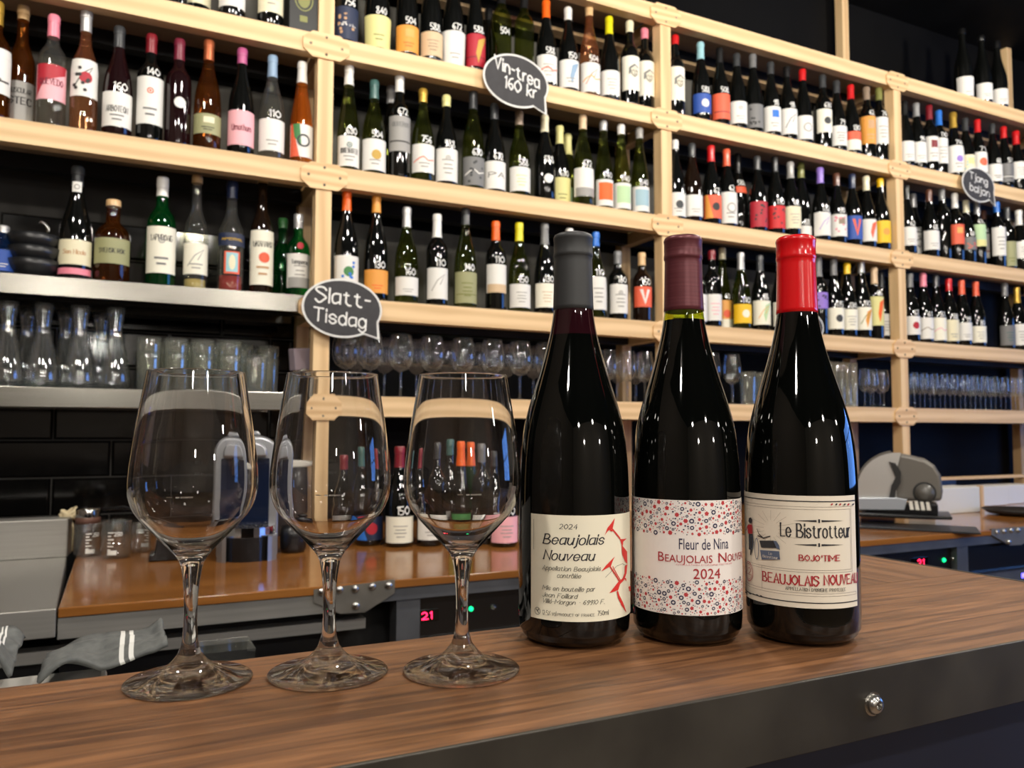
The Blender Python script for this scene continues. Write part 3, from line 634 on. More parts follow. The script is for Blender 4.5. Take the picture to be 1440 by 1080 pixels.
row(A_, 'third bay', 'top row', 'bottles on the top row of the third bay', [
 (950, 51, 64, 92, 139, 'd', 'k', 'red', 'ivory', '', 'F:', 'drawn portrait label'),
 (986, 61, 85, 130, 157, 'b', 'k', 'lightblue', 'royal', '588', 'S:white', 'blue label and price 588'),
 (1013, 69, 90, 130, 166, 'b', 'k', 'black', 'coral', '508', 'N:darkred', 'red label and price 508'),
 (1037, 77, 95, 141, 172, 'b', 'k', 'charcoal', 'white', '', 'e:softgrey l2:softgrey'),
 (1060, 78, 97, 145, 178, 'b', 'k', 'grey', 'grey', '', 'X:ink'),
 (1085, 89, 106, 148, 183, 'b', 'k', 'charcoal', 'white', '98', 'M:blue l2:softgrey', 'white label with blue square'),
 (1108, 95, 110, 151, 187, 'b', 'k', 'black', 'white', '98', 'K:navy', 'white label with slanting line'),
 (1130, 99, 115, 161, 194, 'b', 'k', 'red', 'white', '', 'R:softgrey'),
 (1158, 107, 125, 151, 184, 'd', 'k', 'charcoal', 'ivory', '630', 'S:charcoal'),
 (1178, 115, 133, 175, 203, 'b', 'k', 'charcoal', 'white', '79', 'l:grey'),
 (1198, 121, 141, 183, 209, 'b', 'k', 'red', 'ivory', '130', 'BT:coral', 'red and cream label, 130'),
 (1220, 124, 142, 161, 200, 'd', 'k', 'taupe', 'amberc', '62', 'M:tan l2:tan', 'amber label and price 62'),
 (1240, 124, 143, 163, 200, 'd', 'k', 'olive', 'white', '76', 'l:softgrey'),
])
row(A_, 'right bay', 'top row', 'bottles on the top row of the right bay', [
 (1275, 144, 164, 197, 225, 'b', 'k', 'black', 'white', '', 'l2:softgrey'),
 (1292, 147, 166, 198, 227, 'b', 'k', 'silver', 'white', '96', 'l2:softgrey'),
 (1310, 150, 170, 190, 225, 'd', 'k', 'darkred', 'white', '', 'M:darkred l2:softgrey'),
 (1324, 155, 176, 190, 226, 'd', 'k', 'blue', 'white', '110', 'l:softgrey'),
 (1344, 160, 182, 200, 241, 'c', 'k', 'gold', 'white', '714', 'S:purple l2:softgrey'),
 (1361, 168, 186, 216, 245, 'b', 'k', 'charcoal', 'cream', '', 'X:lightblue M:paleyellow'),
 (1378, 170, 188, 207, 240, 'b', 'k', 'red', 'white', '711', 'R:orange S:coral', 'white label with orange sun'),
 (1399, 176, 190, 229, 253, 'b', 'k', 'charcoal', 'white', '68', 'l2:ink'),
 (1415, 180, 196, 228, 254, 'b', 'k', 'red', 'grey', '51', 'N:white l2:ink'),
 (1432, 186, 205, 220, 250, 'c', 'k', 'red', 'white', '', 'l:softgrey'),
], Yb=2.546)
row(Z_, 'right bay', 'frame top', 'magnum bottles standing on top of the shelving', [
 (1357, 30, 50, 106, 133, 'c', 'k', 'black', 'white', '', 'l2:softgrey', 'wide white label'),
 (1384, 40, 60, 115, 138, 'c', 'k', 'black', 'white', '', 'l2:softgrey', 'wide white label'),
 (1406, 52, 70, 123, 145, 'c', 'k', 'black', 'white', '', 'l2:softgrey', 'wide white label'),
])
row(B_, 'second bay', 'middle row', 'bottles on the middle row of the second bay', [
 (489, 93, 121, 190, 233, 'f', 'g', 'white', 'white', '630', 'e:teal T:ink/ANNENHOFER l2:softgrey'),
 (525, 114, 140, 195, 239, 'b', 'g', 'teal', 'white', '504', 'S:gold l2:softgrey'),
 (549, 122, 147, None, None, 'b', 'k', 'silver', None, '', '', 'no label, half behind others', .09),
 (561, 103, 131, 162, 212, 'd', 'k', 'white', 'softgrey', '672', 'N:ink U:grey/OLIVEROS'),
 (594, 126, 145, 202, 242, 'b', 'g', 'gold', 'white', '756', 'W:coral l2:softgrey'),
 (627, 135, 151, 208, 254, 'b', 'k', 'paleyellow', 'white', '588', 'e:softgrey l:softgrey'),
 (665, 126, 155, 220, 260, 'b', 'g', 'charcoal', 'grey', '630', 'W:white X:charcoal'),
 (695, 147, 170, 226, 265, 'b', 'k', 'charcoal', 'white', '672', 'T:ink/PA', 'large-lettered label'),
 (730, 157, 177, 234, 268, 'b', 'g', 'taupe', 'white', '588', 'l:paleyellow'),
 (766, 163, 187, None, None, 'b', 'k', 'cream', None, '588', 'S:white', 'round emblem and price 588'),
 (789, 171, 197, 243, 282, 'b', 'k', 'paleyellow', 'paleyellow', '630', 'l:olive', 'matching label, 630'),
 (799, 188, 218, 262, 284, 'b', 'g', 'paleyellow', 'palegreen', '', '', 'half-hidden green label', .09),
 (820, 163, 183, 235, 275, 'b', 'g', 'beige', 'white', '672', 'B:softgrey'),
 (849, 171, 185, 251, 288, 'f', 'g', 'silver', 'white', '740', 'Q:orange', 'orange square label'),
 (874, 176, 190, 256, 292, 'f', 'g', 'white', 'white', '740', 'Q:palegreen', 'pale green square label'),
 (900, 181, 196, 261, 296, 'f', 'g', 'softgrey', 'white', '840', 'Q:paleblue', 'pale blue square label'),
])
row(B_, 'third bay', 'middle row', 'bottles on the middle row of the third bay', [
 (950, 198, 211, 270, 303, 'b', 'k', 'white', 'white', '', 'S:charcoal l2:softgrey'),
 (974, 203, 222, 273, 303, 'b', 'n', 'charcoal', 'white', '', 'l2:softgrey'),
 (1001, 206, 229, 273, 306, 'b', 'k', 'red', 'coral', '67', 'D:amberc S:ink', 'orange-red label and price 67'),
 (1023, 211, 235, 269, 313, 'b', 'k', 'coral', 'white', '62', 'R:softgrey l2:softgrey'),
 (1041, 208, 236, 244, 261, 'b', 'k', 'black', 'coral', '588', '', 'coral shoulder label'),
 (1066, 221, 240, 282, 318, 'b', 'k', 'charcoal', 'crimson', '', 'X:ink'),
 (1091, 222, 243, 288, 320, 'b', 'k', 'black', 'red', '110', 'X:ink'),
 (1113, 229, 252, 289, 320, 'b', 'k', 'softgrey', 'cream', '62', 'l:softgrey'),
 (1130, 224, 246, 312, 330, 'b', 'k', 'olive', 'white', '88', 'l2:lightblue'),
 (1155, 237, 259, 297, 330, 'b', 'k', 'purple', 'white', '132', 'K:purple', 'white label, purple scrawl'),
 (1178, 245, 262, 300, 331, 'b', 'k', 'brown', 'white', '80', 'M:taupe X:pink'),
 (1200, 246, 266, 302, 335, 'b', 'k', 'navy', 'royal', '', 'V:coral', 'blue label with red V'),
 (1220, 249, 269, 307, 338, 'b', 'k', 'cream', 'white', '', 'Y:coral', 'white label with red wedge'),
 (1240, 252, 264, 309, 340, 'b', 'k', 'yellow', 'yellow', '', 'S:amberc', 'yellow label'),
])
row(B_, 'right bay', 'middle row', 'bottles on the middle row of the right bay', [
 (1278, 262, 282, 318, 344, 'b', 'k', 'black', 'white', '62', 'l2:softgrey'),
 (1292, 264, 283, 318, 348, 'b', 'k', 'silver', 'white', '60', 'X:grey R:grey'),
 (1310, 268, 285, 323, 350, 'b', 'k', 'brown', 'white', '68', 'l2:softgrey'),
 (1328, 265, 283, None, None, 'd', 'k', 'grey', None, '', '', 'no label'),
 (1338, 300, 315, 312, 340, 'b', 'k', 'navy', 'crimson', '', '', 'red label, half behind', .08),
 (1346, 273, 294, 314, 342, 'd', 'k', 'white', 'coral', '', 'M:peach', 'orange-red label'),
 (1362, 283, 300, 332, 350, 'b', 'k', 'cream', 'grey', '60', 'X:coral'),
 (1377, 286, 302, 314, 345, 'd', 'k', 'silver', 'palegreen', '670', 'B:paleyellow'),
 (1390, 289, 302, 320, 355, 'd', 'k', 'brown', 'white', '61', 'N:crimson'),
 (1405, 285, 300, 318, 358, 'd', 'k', 'blue', 'white', '', 'l:softgrey'),
 (1420, 293, 310, 338, 373, 'd', 'k', 'charcoal', 'sage', '', 'l2:olive'),
 (1436, 297, 318, 336, 362, 'c', 'k', 'white', 'white', '', 'l:softgrey'),
], Yb=2.546)
row(C_, 'second bay', 'lower row', 'bottles on the lower row of the second bay', [
 (486, 266, 297, 359, 404, 'b', 'k', 'orange', 'white', '', 'S:green X:blue', 'white label with green leaf'),
 (528, 272, 300, 379, 412, 'b', 'k', 'amberc', 'amberc', '130', 'l2:orange', 'amber label and price 130'),
 (571, 292, 320, 389, 415, 'b', 'g', 'silver', 'white', '160', 'l2:softgrey'),
 (614, 302, 335, 376, 420, 'd', 'k', 'white', 'white', '110', 'K:softgrey'),
 (654, 292, 318, 382, 426, 'b', 'g', 'charcoal', 'sage', '140', 'N:olive l:olive'),
 (697, 312, 339, 371, 411, 'd', 'k', 'orange', 'white', '110', 'B:beige'),
 (730, 314, 341, 399, 432, 'b', 'g', 'lemon', 'white', '150', 'l:softgrey'),
 (766, 315, 345, 398, 432, 'b', 'k', 'grey', 'ivory', '130', 'l:beige'),
 (801, 322, 345, 390, 436, 'b', 'k', 'white', 'white', '', 'l:softgrey'),
 (838, 327, 347, 382, 435, 'b', 'g', 'blue', 'white', '110', 'l:softgrey'),
 (869, 354, 372, 399, 440, 'd', 'k', 'grey', 'white', '130', 'e:softgrey l:softgrey'),
 (903, 356, 374, 402, 431, 'd', 'n', 'cork', 'coral', '150', 'V:white', 'orange shield label'),
])
row(C_, 'third bay', 'lower row', 'bottles on the lower row of the third bay', [
 (948, 352, 370, 408, 446, 'b', 'k', 'charcoal', 'white', '', 'l:softgrey'),
 (980, 350, 368, 413, 451, 'b', 'k', 'black', 'white', '', 'l:softgrey'),
 (1002, 353, 366, 413, 450, 'd', 'k', 'darkred', 'white', '', 'l:rosepaper'),
 (1020, 343, 360, 417, 456, 'f', 'g', 'cream', 'peach', '40', 'B:ivory S:coral', 'orange label with cream foot'),
 (1043, 356, 380, 427, 454, 'b', 'g', 'silver', 'yellow', '110', 'S:ivory', 'yellow label and price 110'),
 (1070, 360, 382, 422, 456, 'b', 'k', 'charcoal', 'ivory', '98', 'Y:palegreen K:peach'),
 (1098, 362, 382, 424, 458, 'b', 'k', 'grey', 'ivory', '', 'l:softgrey'),
 (1126, 364, 386, 424, 458, 'b', 'k', 'black', 'white', '', 'l:softgrey'),
 (1152, 362, 390, 410, 433, 'd', 'k', 'grey', 'purple', '', 'X:ink', 'purple label'),
 (1174, 365, 388, 432, 462, 'b', 'k', 'grey', 'ivory', '115', 'S:charcoal'),
 (1193, 371, 386, 434, 463, 'b', 'k', 'yellow', 'ivory', '130', 'l:softgrey'),
 (1213, 363, 385, 431, 463, 'b', 'k', 'silver', 'ivory', '110', 'Y:amberc K:olive'),
 (1231, 377, 400, 416, 457, 'd', 'k', 'beige', 'paleyellow', '68', 'Y:orange', 'yellow label with orange swirl'),
 (1250, 380, 402, 438, 469, 'b', 'k', 'charcoal', 'white', '', 'l:softgrey'),
])
row(C_, 'right bay', 'lower row', 'bottles on the lower row of the right bay', [
 (1283, 386, 405, 444, 470, 'b', 'k', 'grey', 'white', '67', 'S:crimson'),
 (1302, 385, 404, 446, 476, 'b', 'k', 'pink', 'white', '61', 'W:taupe', 'white label with zigzag line'),
 (1320, 388, 404, 446, 478, 'b', 'k', 'charcoal', 'ivory', '81', 'W:rosepaper'),
 (1338, 393, 410, 449, 479, 'b', 'k', 'red', 'cream', '88', 'l2:softgrey'),
 (1356, 395, 415, 453, 478, 'b', 'k', 'coral', 'white', '99', 'l2:softgrey', 'white label and price 99'),
 (1376, 397, 417, 458, 481, 'b', 'k', 'coral', 'ivory', '80', 'l:softgrey', 'ivory label and price 80'),
 (1417, 399, 418, 457, 485, 'b', 'k', 'grey', 'grey', '', 'l:teal'),
 (1434, 405, 427, 455, 485, 'b', 'k', 'gold', 'white', '', 'l:softgrey'),
], Yb=2.546)
def settle(things, rfun):
    # no two bottles share a place: the later one stands a little further back along the same sight line
    for _ in range(4):
        for i, a in enumerate(things):
            for b in things[i+1:]:
                if abs(a.location.z-b.location.z) > .02: continue
                Rm = rfun(a)+rfun(b)+.0008; dx = a.location.x-b.location.x; dy = b.location.y-a.location.y
                if dx*dx+dy*dy < Rm*Rm:
                    far = b if dy >= 0 else a; near = a if far is b else b
                    y = near.location.y+math.sqrt(max(Rm*Rm-dx*dx, 0))+.002; far.location.x *= 1+(y-far.location.y)/far.location.y*.8; far.location.y = y
def body_r(o): return max(v[0]*c.scale.x for c in o.children if c.name.startswith('bottle_body') for v in c.bound_box)
settle(PLACED, body_r)
# black gift carton against the first post, on the top row
P = at_y(424, 30, 2.55)
gc = thing('gift_carton', 'black gift carton with gold emblem beside the post, left bay top row', 'carton', (P.x, 2.56, A_))
bevel(MB().box((-.045, -.045, 0), (.045, .045, .33)).obj('carton', mat('black_card', (14, 15, 14), .5), gc), .001)
mb = MB()
for p in ellp(0, .11, .02, .03, 12)+ringp(0, .11, .03, .04, .004)+rectp(-.012, .035, .012, .055): mb.add([(a, -.0456, b) for a, b in p], [tuple(range(len(p)))])
mb.obj('emblem', paper('olive'), gc)
# spirits on the steel shelf
def spirit(x, ybase, top, kind, gl, lab, lt, lb, capc, cb, dec, label, w=None, price='', Yb=2.60, liquid=None):
    p = at_y(x, (lt or top)+10, Yb); zof = lambda y, yy=Yb: at_y(x, y, yy).z-ZC
    H = zof(top); h0 = zof(cb)/H; z0, z1 = (max(.004, zof(lb, Yb-.04)), zof(lt, Yb-.04)) if lb else (.03, .1)
    t = bottle((p.x, Yb, ZC), H, kind, gl, capc, h0, lab, z0, min(z1, H*.62), price, dec, -math.pi/2, label, 'spirits bottles on the upper steel shelf', name='spirit_bottle')
    if w:
        for ch in t.children: ch.scale = (w, w, ch.scale.z)
    if liquid:
        r = PROF[kind][4][1]*(w or 1)-.003
        MB().lathe([(r*.95, .004), (r, .010), (r, liquid[1]), (0, liquid[1])], 20).obj('liquid', liquid[0], t, True)
    return t
spirit(3, 386, 318, 't', 'u', 'royal', 350, 380, 'silver', 328, 'l2:white', 'pale blue spirits bottle cut by the left edge, left of the black bowls')
spirit(106, 392, 234, 'c', 'k', 'cream', 337, 372, 'charcoal', 262, 'T:tan/Sen_Nicole', 'tall dark champagne bottle with cream label over a pink band')
spirit(158, 396, 282, 's', 'a', 'sage', 335, 371, 'cork', 291, 'T:ink/SVENSK_RÖK', 'squat cork-topped amber bottle with sage green label', w=1.18)
spirit(227, 400, 250, 's', 'e', 'ivory', 318, 384, 'white', 277, 'U:ink/LAPHROAIG e:softgrey l2:grey', 'green bottle with white neck and large ivory label beside the cork-topped amber one', w=1.02)
spirit(275, 403, 247, 't', 'c', 'ivory', 341, 385, 'cork', 258, 'K:softgrey l2:softgrey', 'slim clear bottle with cork top and ivory label, half full', liquid=(mat('pale_spirit', (190, 170, 110), .2), .035))
spirit(325, 406, 256, 't', 'c', 'navy', 327, 345, 'navy', 280, 'T:yellow/APEROL', 'clear bottle with blue neck band and yellow lettering, red liquid', w=1.12, liquid=(mat('red_spirit', (150, 44, 40), .2), .055))
spirit(368, 408, 247, 't', 'n', 'ivory', 323, 400, 'cork', 258, 'U:ink/GRANARO S:coral l2:tan', 'dark rum bottle with tall cream label and red disc', w=1.02)
spirit(398, 405, 308, 't', 'e', None, None, None, 'green', 322, '', 'bright green bottle half hidden behind the rum bottle', Yb=2.70)
spirit(419, 410, 302, 's', 'e', 'white', 356, 404, 'silver', 322, 'U:ink/Tanqueray l:softgrey B:softgrey', 'green gin bottle with silver cap, red seal and white label', w=.92)
ap = [o for o in C.objects if o.get('label', '').startswith('clear bottle with blue neck band')][0]
ra = make_radius('t', .3); wrap([(paper('bluegrey'), rectp(-.022, .062, .022, .125)), (paper('amberc'), rectp(-.018, .066, .018, .120)), (paper('lightblue'), rectp(-.012, .070, .012, .118))], lambda z: 0, 0, 'label', ap) if 0 else None
ra.ref = .0405
f_ = lambda z: .0410
f_.ref = .0410
wrap([(paper('coral'), rectp(-.024, .058, .024, .128)), (paper('lightblue'), rectp(-.018, .064, .018, .124)), (paper('cream'), ellp(0, .094, .010, .024))], f_, -math.pi/2, 'label', ap)
gin = [o for o in C.objects if o.get('label', '').startswith('green gin bottle')][0]
g_ = lambda z: .0382
g_.ref = .0382
wrap([(paper('crimson'), ellp(0, .168, .011, .011, 14))], g_, -math.pi/2, 'wax_seal', gin)
champ = [o for o in C.objects if o.get('label', '').startswith('tall dark champagne')][0]
c_ = lambda z: .0442
c_.ref = .0442
wrap([(paper('pink'), rectp(-.055, .018, .055, .036))], c_, -math.pi/2, 'label', champ); c2 = lambda z: .0195
c2.ref = .0195
wrap([(paper('white'), rectp(-.013, .262, .013, .292)), (paper('softgrey'), ringp(0, .277, .008, .008, .003))], c2, -math.pi/2, 'neck_tag', champ)
# black bowls stacked at the left end
P = at_y(47, 380, 2.60); bm_ = MB().lathe([(.030, 0), (.042, .004), (.060, .030), (.068, .052), (.066, .052), (.056, .030), (.036, .010), (0, .008)], 26).mesh('bowl', mat('black_stoneware', (26, 27, 29), .35), True)
for i, w in enumerate(('bottom', 'middle', 'top')):
    o = link('bowl', bm_, None, (P.x, 2.60, ZC+i*.036)); tag(o, 'black stoneware bowl, %s of the stack of three' % w, 'bowl', 'black bowls stacked on the steel shelf')
P = at_y(68, 320, 2.74)
pt = thing('pourer_bottle', 'dark bottle with bent chrome pourer behind the black bowls', 'bottle', (P.x, 2.74, ZC))
MB().lathe([(.03, 0), (.032, .09), (.014, .13), (.012, .16), (.0, .16)], 18).obj('bottle_body', GL['k'], pt, True)
MB().tube([(0, 0, .158), (0, 0, .18), (-.008, 0, .195), (-.022, -.004, .198)], .006, 8).obj('pourer', BOLT, pt, True)
# ------------------------------------------------------------------ glassware on the shelves
def glassware(name, parts, seg=22, m_=None):
    return [(pn, MB().lathe(pr, seg, open_=True).mesh(pn, mm or m_ or BG_GLASS, True)) for pn, pr, mm in parts]
BIG = glassware('wine_glass', [('bowl', [(.006, .088), (.022, .093), (.040, .108), (.049, .128), (.0515, .146), (.049, .170), (.043, .196), (.038, .212)], None),
      ('stem', [(.0075, .006), (.0048, .012), (.0040, .04), (.0042, .072), (.006, .088)], None), ('foot', [(.0, .0008), (.038, .0008), (.039, .002), (.020, .004), (.0075, .006)], None)])
MID = glassware('wine_glass', [('bowl', [(.005, .072), (.020, .080), (.030, .096), (.0335, .115), (.0325, .135), (.028, .160), (.0255, .178)], None),
      ('stem', [(.007, .005), (.004, .012), (.0037, .04), (.0042, .064), (.005, .072)], None), ('foot', [(.0, .0008), (.032, .0008), (.033, .002), (.016, .004), (.007, .005)], None)])
TUMB = glassware('tumbler', [('glass_wall', [(.031, .0), (.033, .012), (.036, .085), (.0375, .108), (.0365, .108), (.0345, .085), (.0305, .014)], None), ('glass_base', [(0, .001), (.031, .001), (.033, .012), (.0305, .014), (0, .015)], None)], 18, HIBALL)
TUBE = glassware('highball_glass', [('glass_wall', [(0, .002), (.024, .002), (.026, .01), (.0275, .185), (.0265, .185), (.025, .014), (0, .013)], None)], 16, HIBALL)
CARA = glassware('carafe', [('glass_body', [(0, .002), (.046, .002), (.052, .010), (.054, .025), (.050, .055), (.040, .100), (.027, .145), (.0225, .165), (.0235, .175), (.029, .205), (.0335, .232), (.032, .232), (.0275, .205), (.0215, .172), (.0255, .145), (.038, .100), (.048, .055), (.051, .027), (.048, .014), (0, .010)], None)], 26)
def put(name, parts, P, label, cat, group, s=1.0, sz=None):
    t = thing(name, label, cat, P, R_.uniform(0, 3), group)
    for pn, me in parts: link(pn, me, t, scale=(s, s, sz or s))
    return t
ZDS = LZ['D']
def grow(xs, lab, parts, name, cat, group, yb, s=1, z=ZDS, sz=None, yref=556, o0=0):
    for n, x in enumerate(xs):
        P = at_y(x, yref, yb); put(name, parts, (P.x, yb, z), lab % ORD[n+o0], cat, group, s, sz)
grow([486, 520, 563, 607, 650, 692, 731, 768, 806], '%s large balloon wine glass in the front line of the second bay', BIG, 'wine_glass', 'glass', 'large wine glasses on the second bay glass shelf', 2.56, .91, sz=1)
grow([500, 540, 585, 628, 670, 711, 750, 786], '%s large balloon wine glass in the rear line of the second bay', BIG, 'wine_glass', 'glass', 'large wine glasses on the second bay glass shelf', 2.68, .91, sz=1)
grow([855, 882, 907], '%s tulip wine glass between the first two wine bottles on the bar', MID, 'wine_glass', 'glass', 'tulip wine glasses in the second bay', 2.56, 1.12)
grow([868, 894], '%s tulip wine glass in the rear line, between the first two bar bottles', MID, 'wine_glass', 'glass', 'tulip wine glasses in the second bay', 2.68, 1.12)
grow([960, 1001, 1030], '%s tall wine glass on the third bay glass shelf', MID, 'wine_glass', 'glass', 'tall wine glasses in the third bay', 2.56, 1.18)
grow([1052, 1072, 1094], '%s short tumbler beside the tall wine glasses of the third bay', TUMB, 'tumbler', 'glass', 'short tumblers in the third bay', 2.56, .95, sz=1.3)
grow([1158+k*8.6 for k in range(6)], '%s slim highball glass in the front line of the third bay', TUBE, 'highball_glass', 'glass', 'highball glasses in the third bay', 2.56, .62, sz=1.1)
grow([1156+k*8.6 for k in range(6)], '%s slim highball glass in the rear line of the third bay', TUBE, 'highball_glass', 'glass', 'highball glasses in the third bay', 2.62, .62, sz=1.1)
grow([1216, 1228, 1243], '%s stemmed glass right of the highball glasses, front line', MID, 'wine_glass', 'glass', 'stemmed glasses by the third post', 2.56, .78, sz=1)
grow([1224, 1238], '%s stemmed glass right of the highball glasses, rear line', MID, 'wine_glass', 'glass', 'stemmed glasses by the third post', 2.66, .78, sz=1)
grow([1286.5+k*14.2 for k in range(12)], '%s small wine glass in the front line of the right bay', MID, 'wine_glass', 'glass', 'small wine glasses in the right bay', 2.56, .60, sz=.98, yref=570)
grow([1280+k*14.2 for k in range(12)], '%s small wine glass in the rear line of the right bay', MID, 'wine_glass', 'glass', 'small wine glasses in the right bay', 2.63, .60, sz=.98, yref=570)
grow([8, 58, 110, 160], '%s carafe in the front line on the lower steel shelf', CARA, 'carafe', 'carafe', 'glass carafes on the lower steel shelf', 2.575, .80, ZD, 1.02, 540)
grow([36, 90, 140], '%s carafe in the rear line on the lower steel shelf', CARA, 'carafe', 'carafe', 'glass carafes on the lower steel shelf', 2.72, .80, ZD, 1.02, 540)
for r, (yb, xs) in enumerate(((2.57, [208, 246, 284, 322, 360]), (2.67, [228, 266, 303, 340, 376]), (2.77, [222, 258, 294, 330, 365]))):
    for n, x in enumerate(xs):
        P = at_y(x, 540, yb)
        for lvl in range(2 if (r or n < 4) else 1):
            put('tumbler', TUMB, (P.x, yb, ZD+lvl*.042), '%s tumbler of the %s line, %s in its nested pair' % (ORD[n], ('front', 'middle', 'rear')[r], ('lower', 'upper')[lvl]), 'glass', 'nested tumblers on the lower steel shelf', .94, 1.05)
P = at_y(426, 505, 2.56)
o = bevel(MB().box((-.032, -.002, -.035), (.032, .03, .035)).obj('card_holder', mat('mauve_plastic', (132, 120, 128), .4), loc=(P.x, 2.56, P.z), rot=(0, math.radians(-6), math.radians(25))), .003)
tag(o, 'small mauve card holder fixed to the end of the lower steel shelf', 'holder')
mb = MB().box((P.x-.01, 2.556, ZD-.03), (P.x+.01, 2.60, P.z-.03)); tag(mb.obj('shelf_clip', STEEL), 'steel clip below the mauve card holder on the shelf end', 'clip')
# ------------------------------------------------------------------ chalkboard speech bubbles
CHALK = mat('white_chalk', (226, 226, 222), .8); SLATE = noise_mat('chalkboard_slate', (44, 43, 45), (56, 55, 57), (1, 1, 1), 30, (.6, .8)); RIMM = mat('bubble_white_rim', (214, 214, 210), .5)
def bubble(x0, y0, x1, y1, tail, Y, lines, label, hook):
    a = at_y(x0, (y0+y1)/2, Y); b = at_y(x1, (y0+y1)/2, Y); cx, cz = (a.x+b.x)/2, at_y((x0+x1)/2, (y0+y1)/2, Y).z
    ry = (at_y((x0+x1)/2, y0, Y).z-at_y((x0+x1)/2, y1, Y).z)/2; rx = (b.x-a.x)/2
    tp = at_y(*tail, Y); t = thing('chalkboard_sign', label, 'sign', (cx, Y, cz))
    def outline(k):
        pts = []; rX, rZ = rx*1-k, ry-k; ta = math.atan2(tp.z-cz, tp.x-cx); n = 44
        for i in range(n):
            an = 2*math.pi*i/n; d = (an-ta+math.pi) % (2*math.pi)-math.pi
            if abs(d) < .22: continue
            pts.append((an % (2*math.pi), rX*math.cos(an), rZ*math.sin(an)))
        tx, tz = tp.x-cx, tp.z-cz; L = math.hypot(tx, tz); q = 1-1.8*k/L
        pts.append((ta % (2*math.pi), tx*q, tz*q)); pts.sort(); return [(p[1], p[2]) for p in pts]
    MB().prism(outline(0), 'y', -.0015, .0025).obj('backing', RIMM, t)
    MB().prism(outline(.0065), 'y', -.0024, -.0016).obj('slate', SLATE, t)
    mb = MB()
    for txt, fx, fz, cap, w, tilt, sl in lines:
        for p in text_polys(txt, fx*rx, fz*ry, cap*ry, w*rx, 'round', .12, sl, tilt, jitter=.02): mb.add([(c[0], -.0029-c[2]*6, c[1]) for c in p], [(0, 1, 2, 3)])
    mb.obj('lettering', CHALK, t)
    MB().box(*hook).obj('clip', mat('clear_clip', (180, 180, 176), .3), t)
    return t
bubble(424, 392, 537, 475, (534, 478), 2.470, [('Slatt-', -.68, .18, .50, 1.36, -.07, .05), ('Tisdag', -.72, -.46, .44, 1.30, -.10, .05)], 'largest chalkboard speech bubble reading Slatt-Tisdag, on the first post', ((-.02, .0026, -.01), (.0, .022, .01)))
bubble(679, 77, 771, 151, (769, 163), 2.475, [('Vin-trea', -.66, .34, .46, 1.36, -.24, .0), ('160 kr', -.36, -.34, .44, .96, -.14, .05)], 'chalkboard speech bubble reading Vin-trea 160 kr, above the middle bottles', ((-.01, .0026, .02), (.01, .0165, .04)))
bubble(1353, 236, 1398, 284, (1400, 291), 2.475, [('Tjang', -.56, .26, .40, 1.1, -.12, .05), ('baljan', -.56, -.40, .42, 1.2, -.12, .05)], 'smallest chalkboard speech bubble, hung in the right bay', ((-.01, .0026, .0), (.01, .0175, .02)))
bubble(1104, 436, 1158, 482, (1146, 492), 2.470, [('Glas', -.5, -.1, .40, 1.0, -.10, .05)] if 0 else [], 'chalkboard speech bubble hidden behind the red-capped bar bottle', ((-.01, .0026, -.02), (.01, .022, .0)))
# ------------------------------------------------------------------ bottles and things on the back counter
CB = []
def counter_bottle(x, base_y, top, kind, gl, cap, cb, lab, lt, lb, price, dec, label):
    p = at_z(x, base_y, CT); Yb = p.y+.02; p = at_y(x, base_y-10, Yb)
    zof = lambda y, yy=Yb: at_y(x, y, yy).z-CT
    H = zof(top); z0, z1 = max(.006, zof(lb, Yb-.038)), zof(lt, Yb-.038)
    CB.append(bottle((p.x, Yb, CT), H, kind, gl, cap, zof(cb)/H, lab, z0, z1, price, dec, -math.pi/2-.2, label, 'bottles standing on the back counter'))
counter_bottle(486, 762, 640, 'b', 'k', 'darkred', 660, 'softgrey', 722, 752, '', 'l2:ink', 'dark red-capped bottle on the back counter, left of the blue-labelled one')
counter_bottle(519, 767, 628, 'b', 'k', 'teal', 655, 'navy', 727, 760, '', 'D:blue S:crimson', 'teal-capped bottle with blue and red label on the back counter')
counter_bottle(561, 769, 628, 'b', 'k', 'darkred', 657, 'ivory', 727, 764, '150', 'l:softgrey', 'red-capped bottle marked 150 on the back counter between two glasses')
counter_bottle(604, 768, 622, 'd', 'k', 'charcoal', 645, 'white', 725, 760, '', 'l2:softgrey', 'charcoal-capped bottle with white label behind the third wine glass')
counter_bottle(628, 760, 618, 'b', 'k', 'teal', 640, 'white', 712, 750, '', 'l2:softgrey', 'teal-capped white-labelled bottle seen through the third wine glass')
counter_bottle(647, 766, 621, 'f', 'k', 'orange', 655, 'green', 718, 752, '', 'l2:ink', 'orange-capped bottle with green label seen through the third wine glass')
counter_bottle(664, 758, 622, 'f', 'e', 'orange', 655, 'brown', 710, 745, '', 'l2:ink', 'orange-capped green bottle with brown label, right of its twin')
counter_bottle(684, 766, 624, 'd', 'k', 'grey', 650, 'white', 725, 758, '', 'l2:softgrey', 'grey-capped bottle behind the rim of the third wine glass')
counter_bottle(708, 769, 634, 'b', 'k', 'charcoal', 655, 'rosepaper', 727, 764, '130', 'l:softgrey', 'dark bottle with pinkish label beside the first bar bottle')
settle(CB, body_r)
def stand(x, y, z=CT):
    P = at_z(x, y, z); k = (P-Vector((0, 0, EYE))).dot(FW)/F_PX; return P, k, -math.atan2(P.x, P.y)
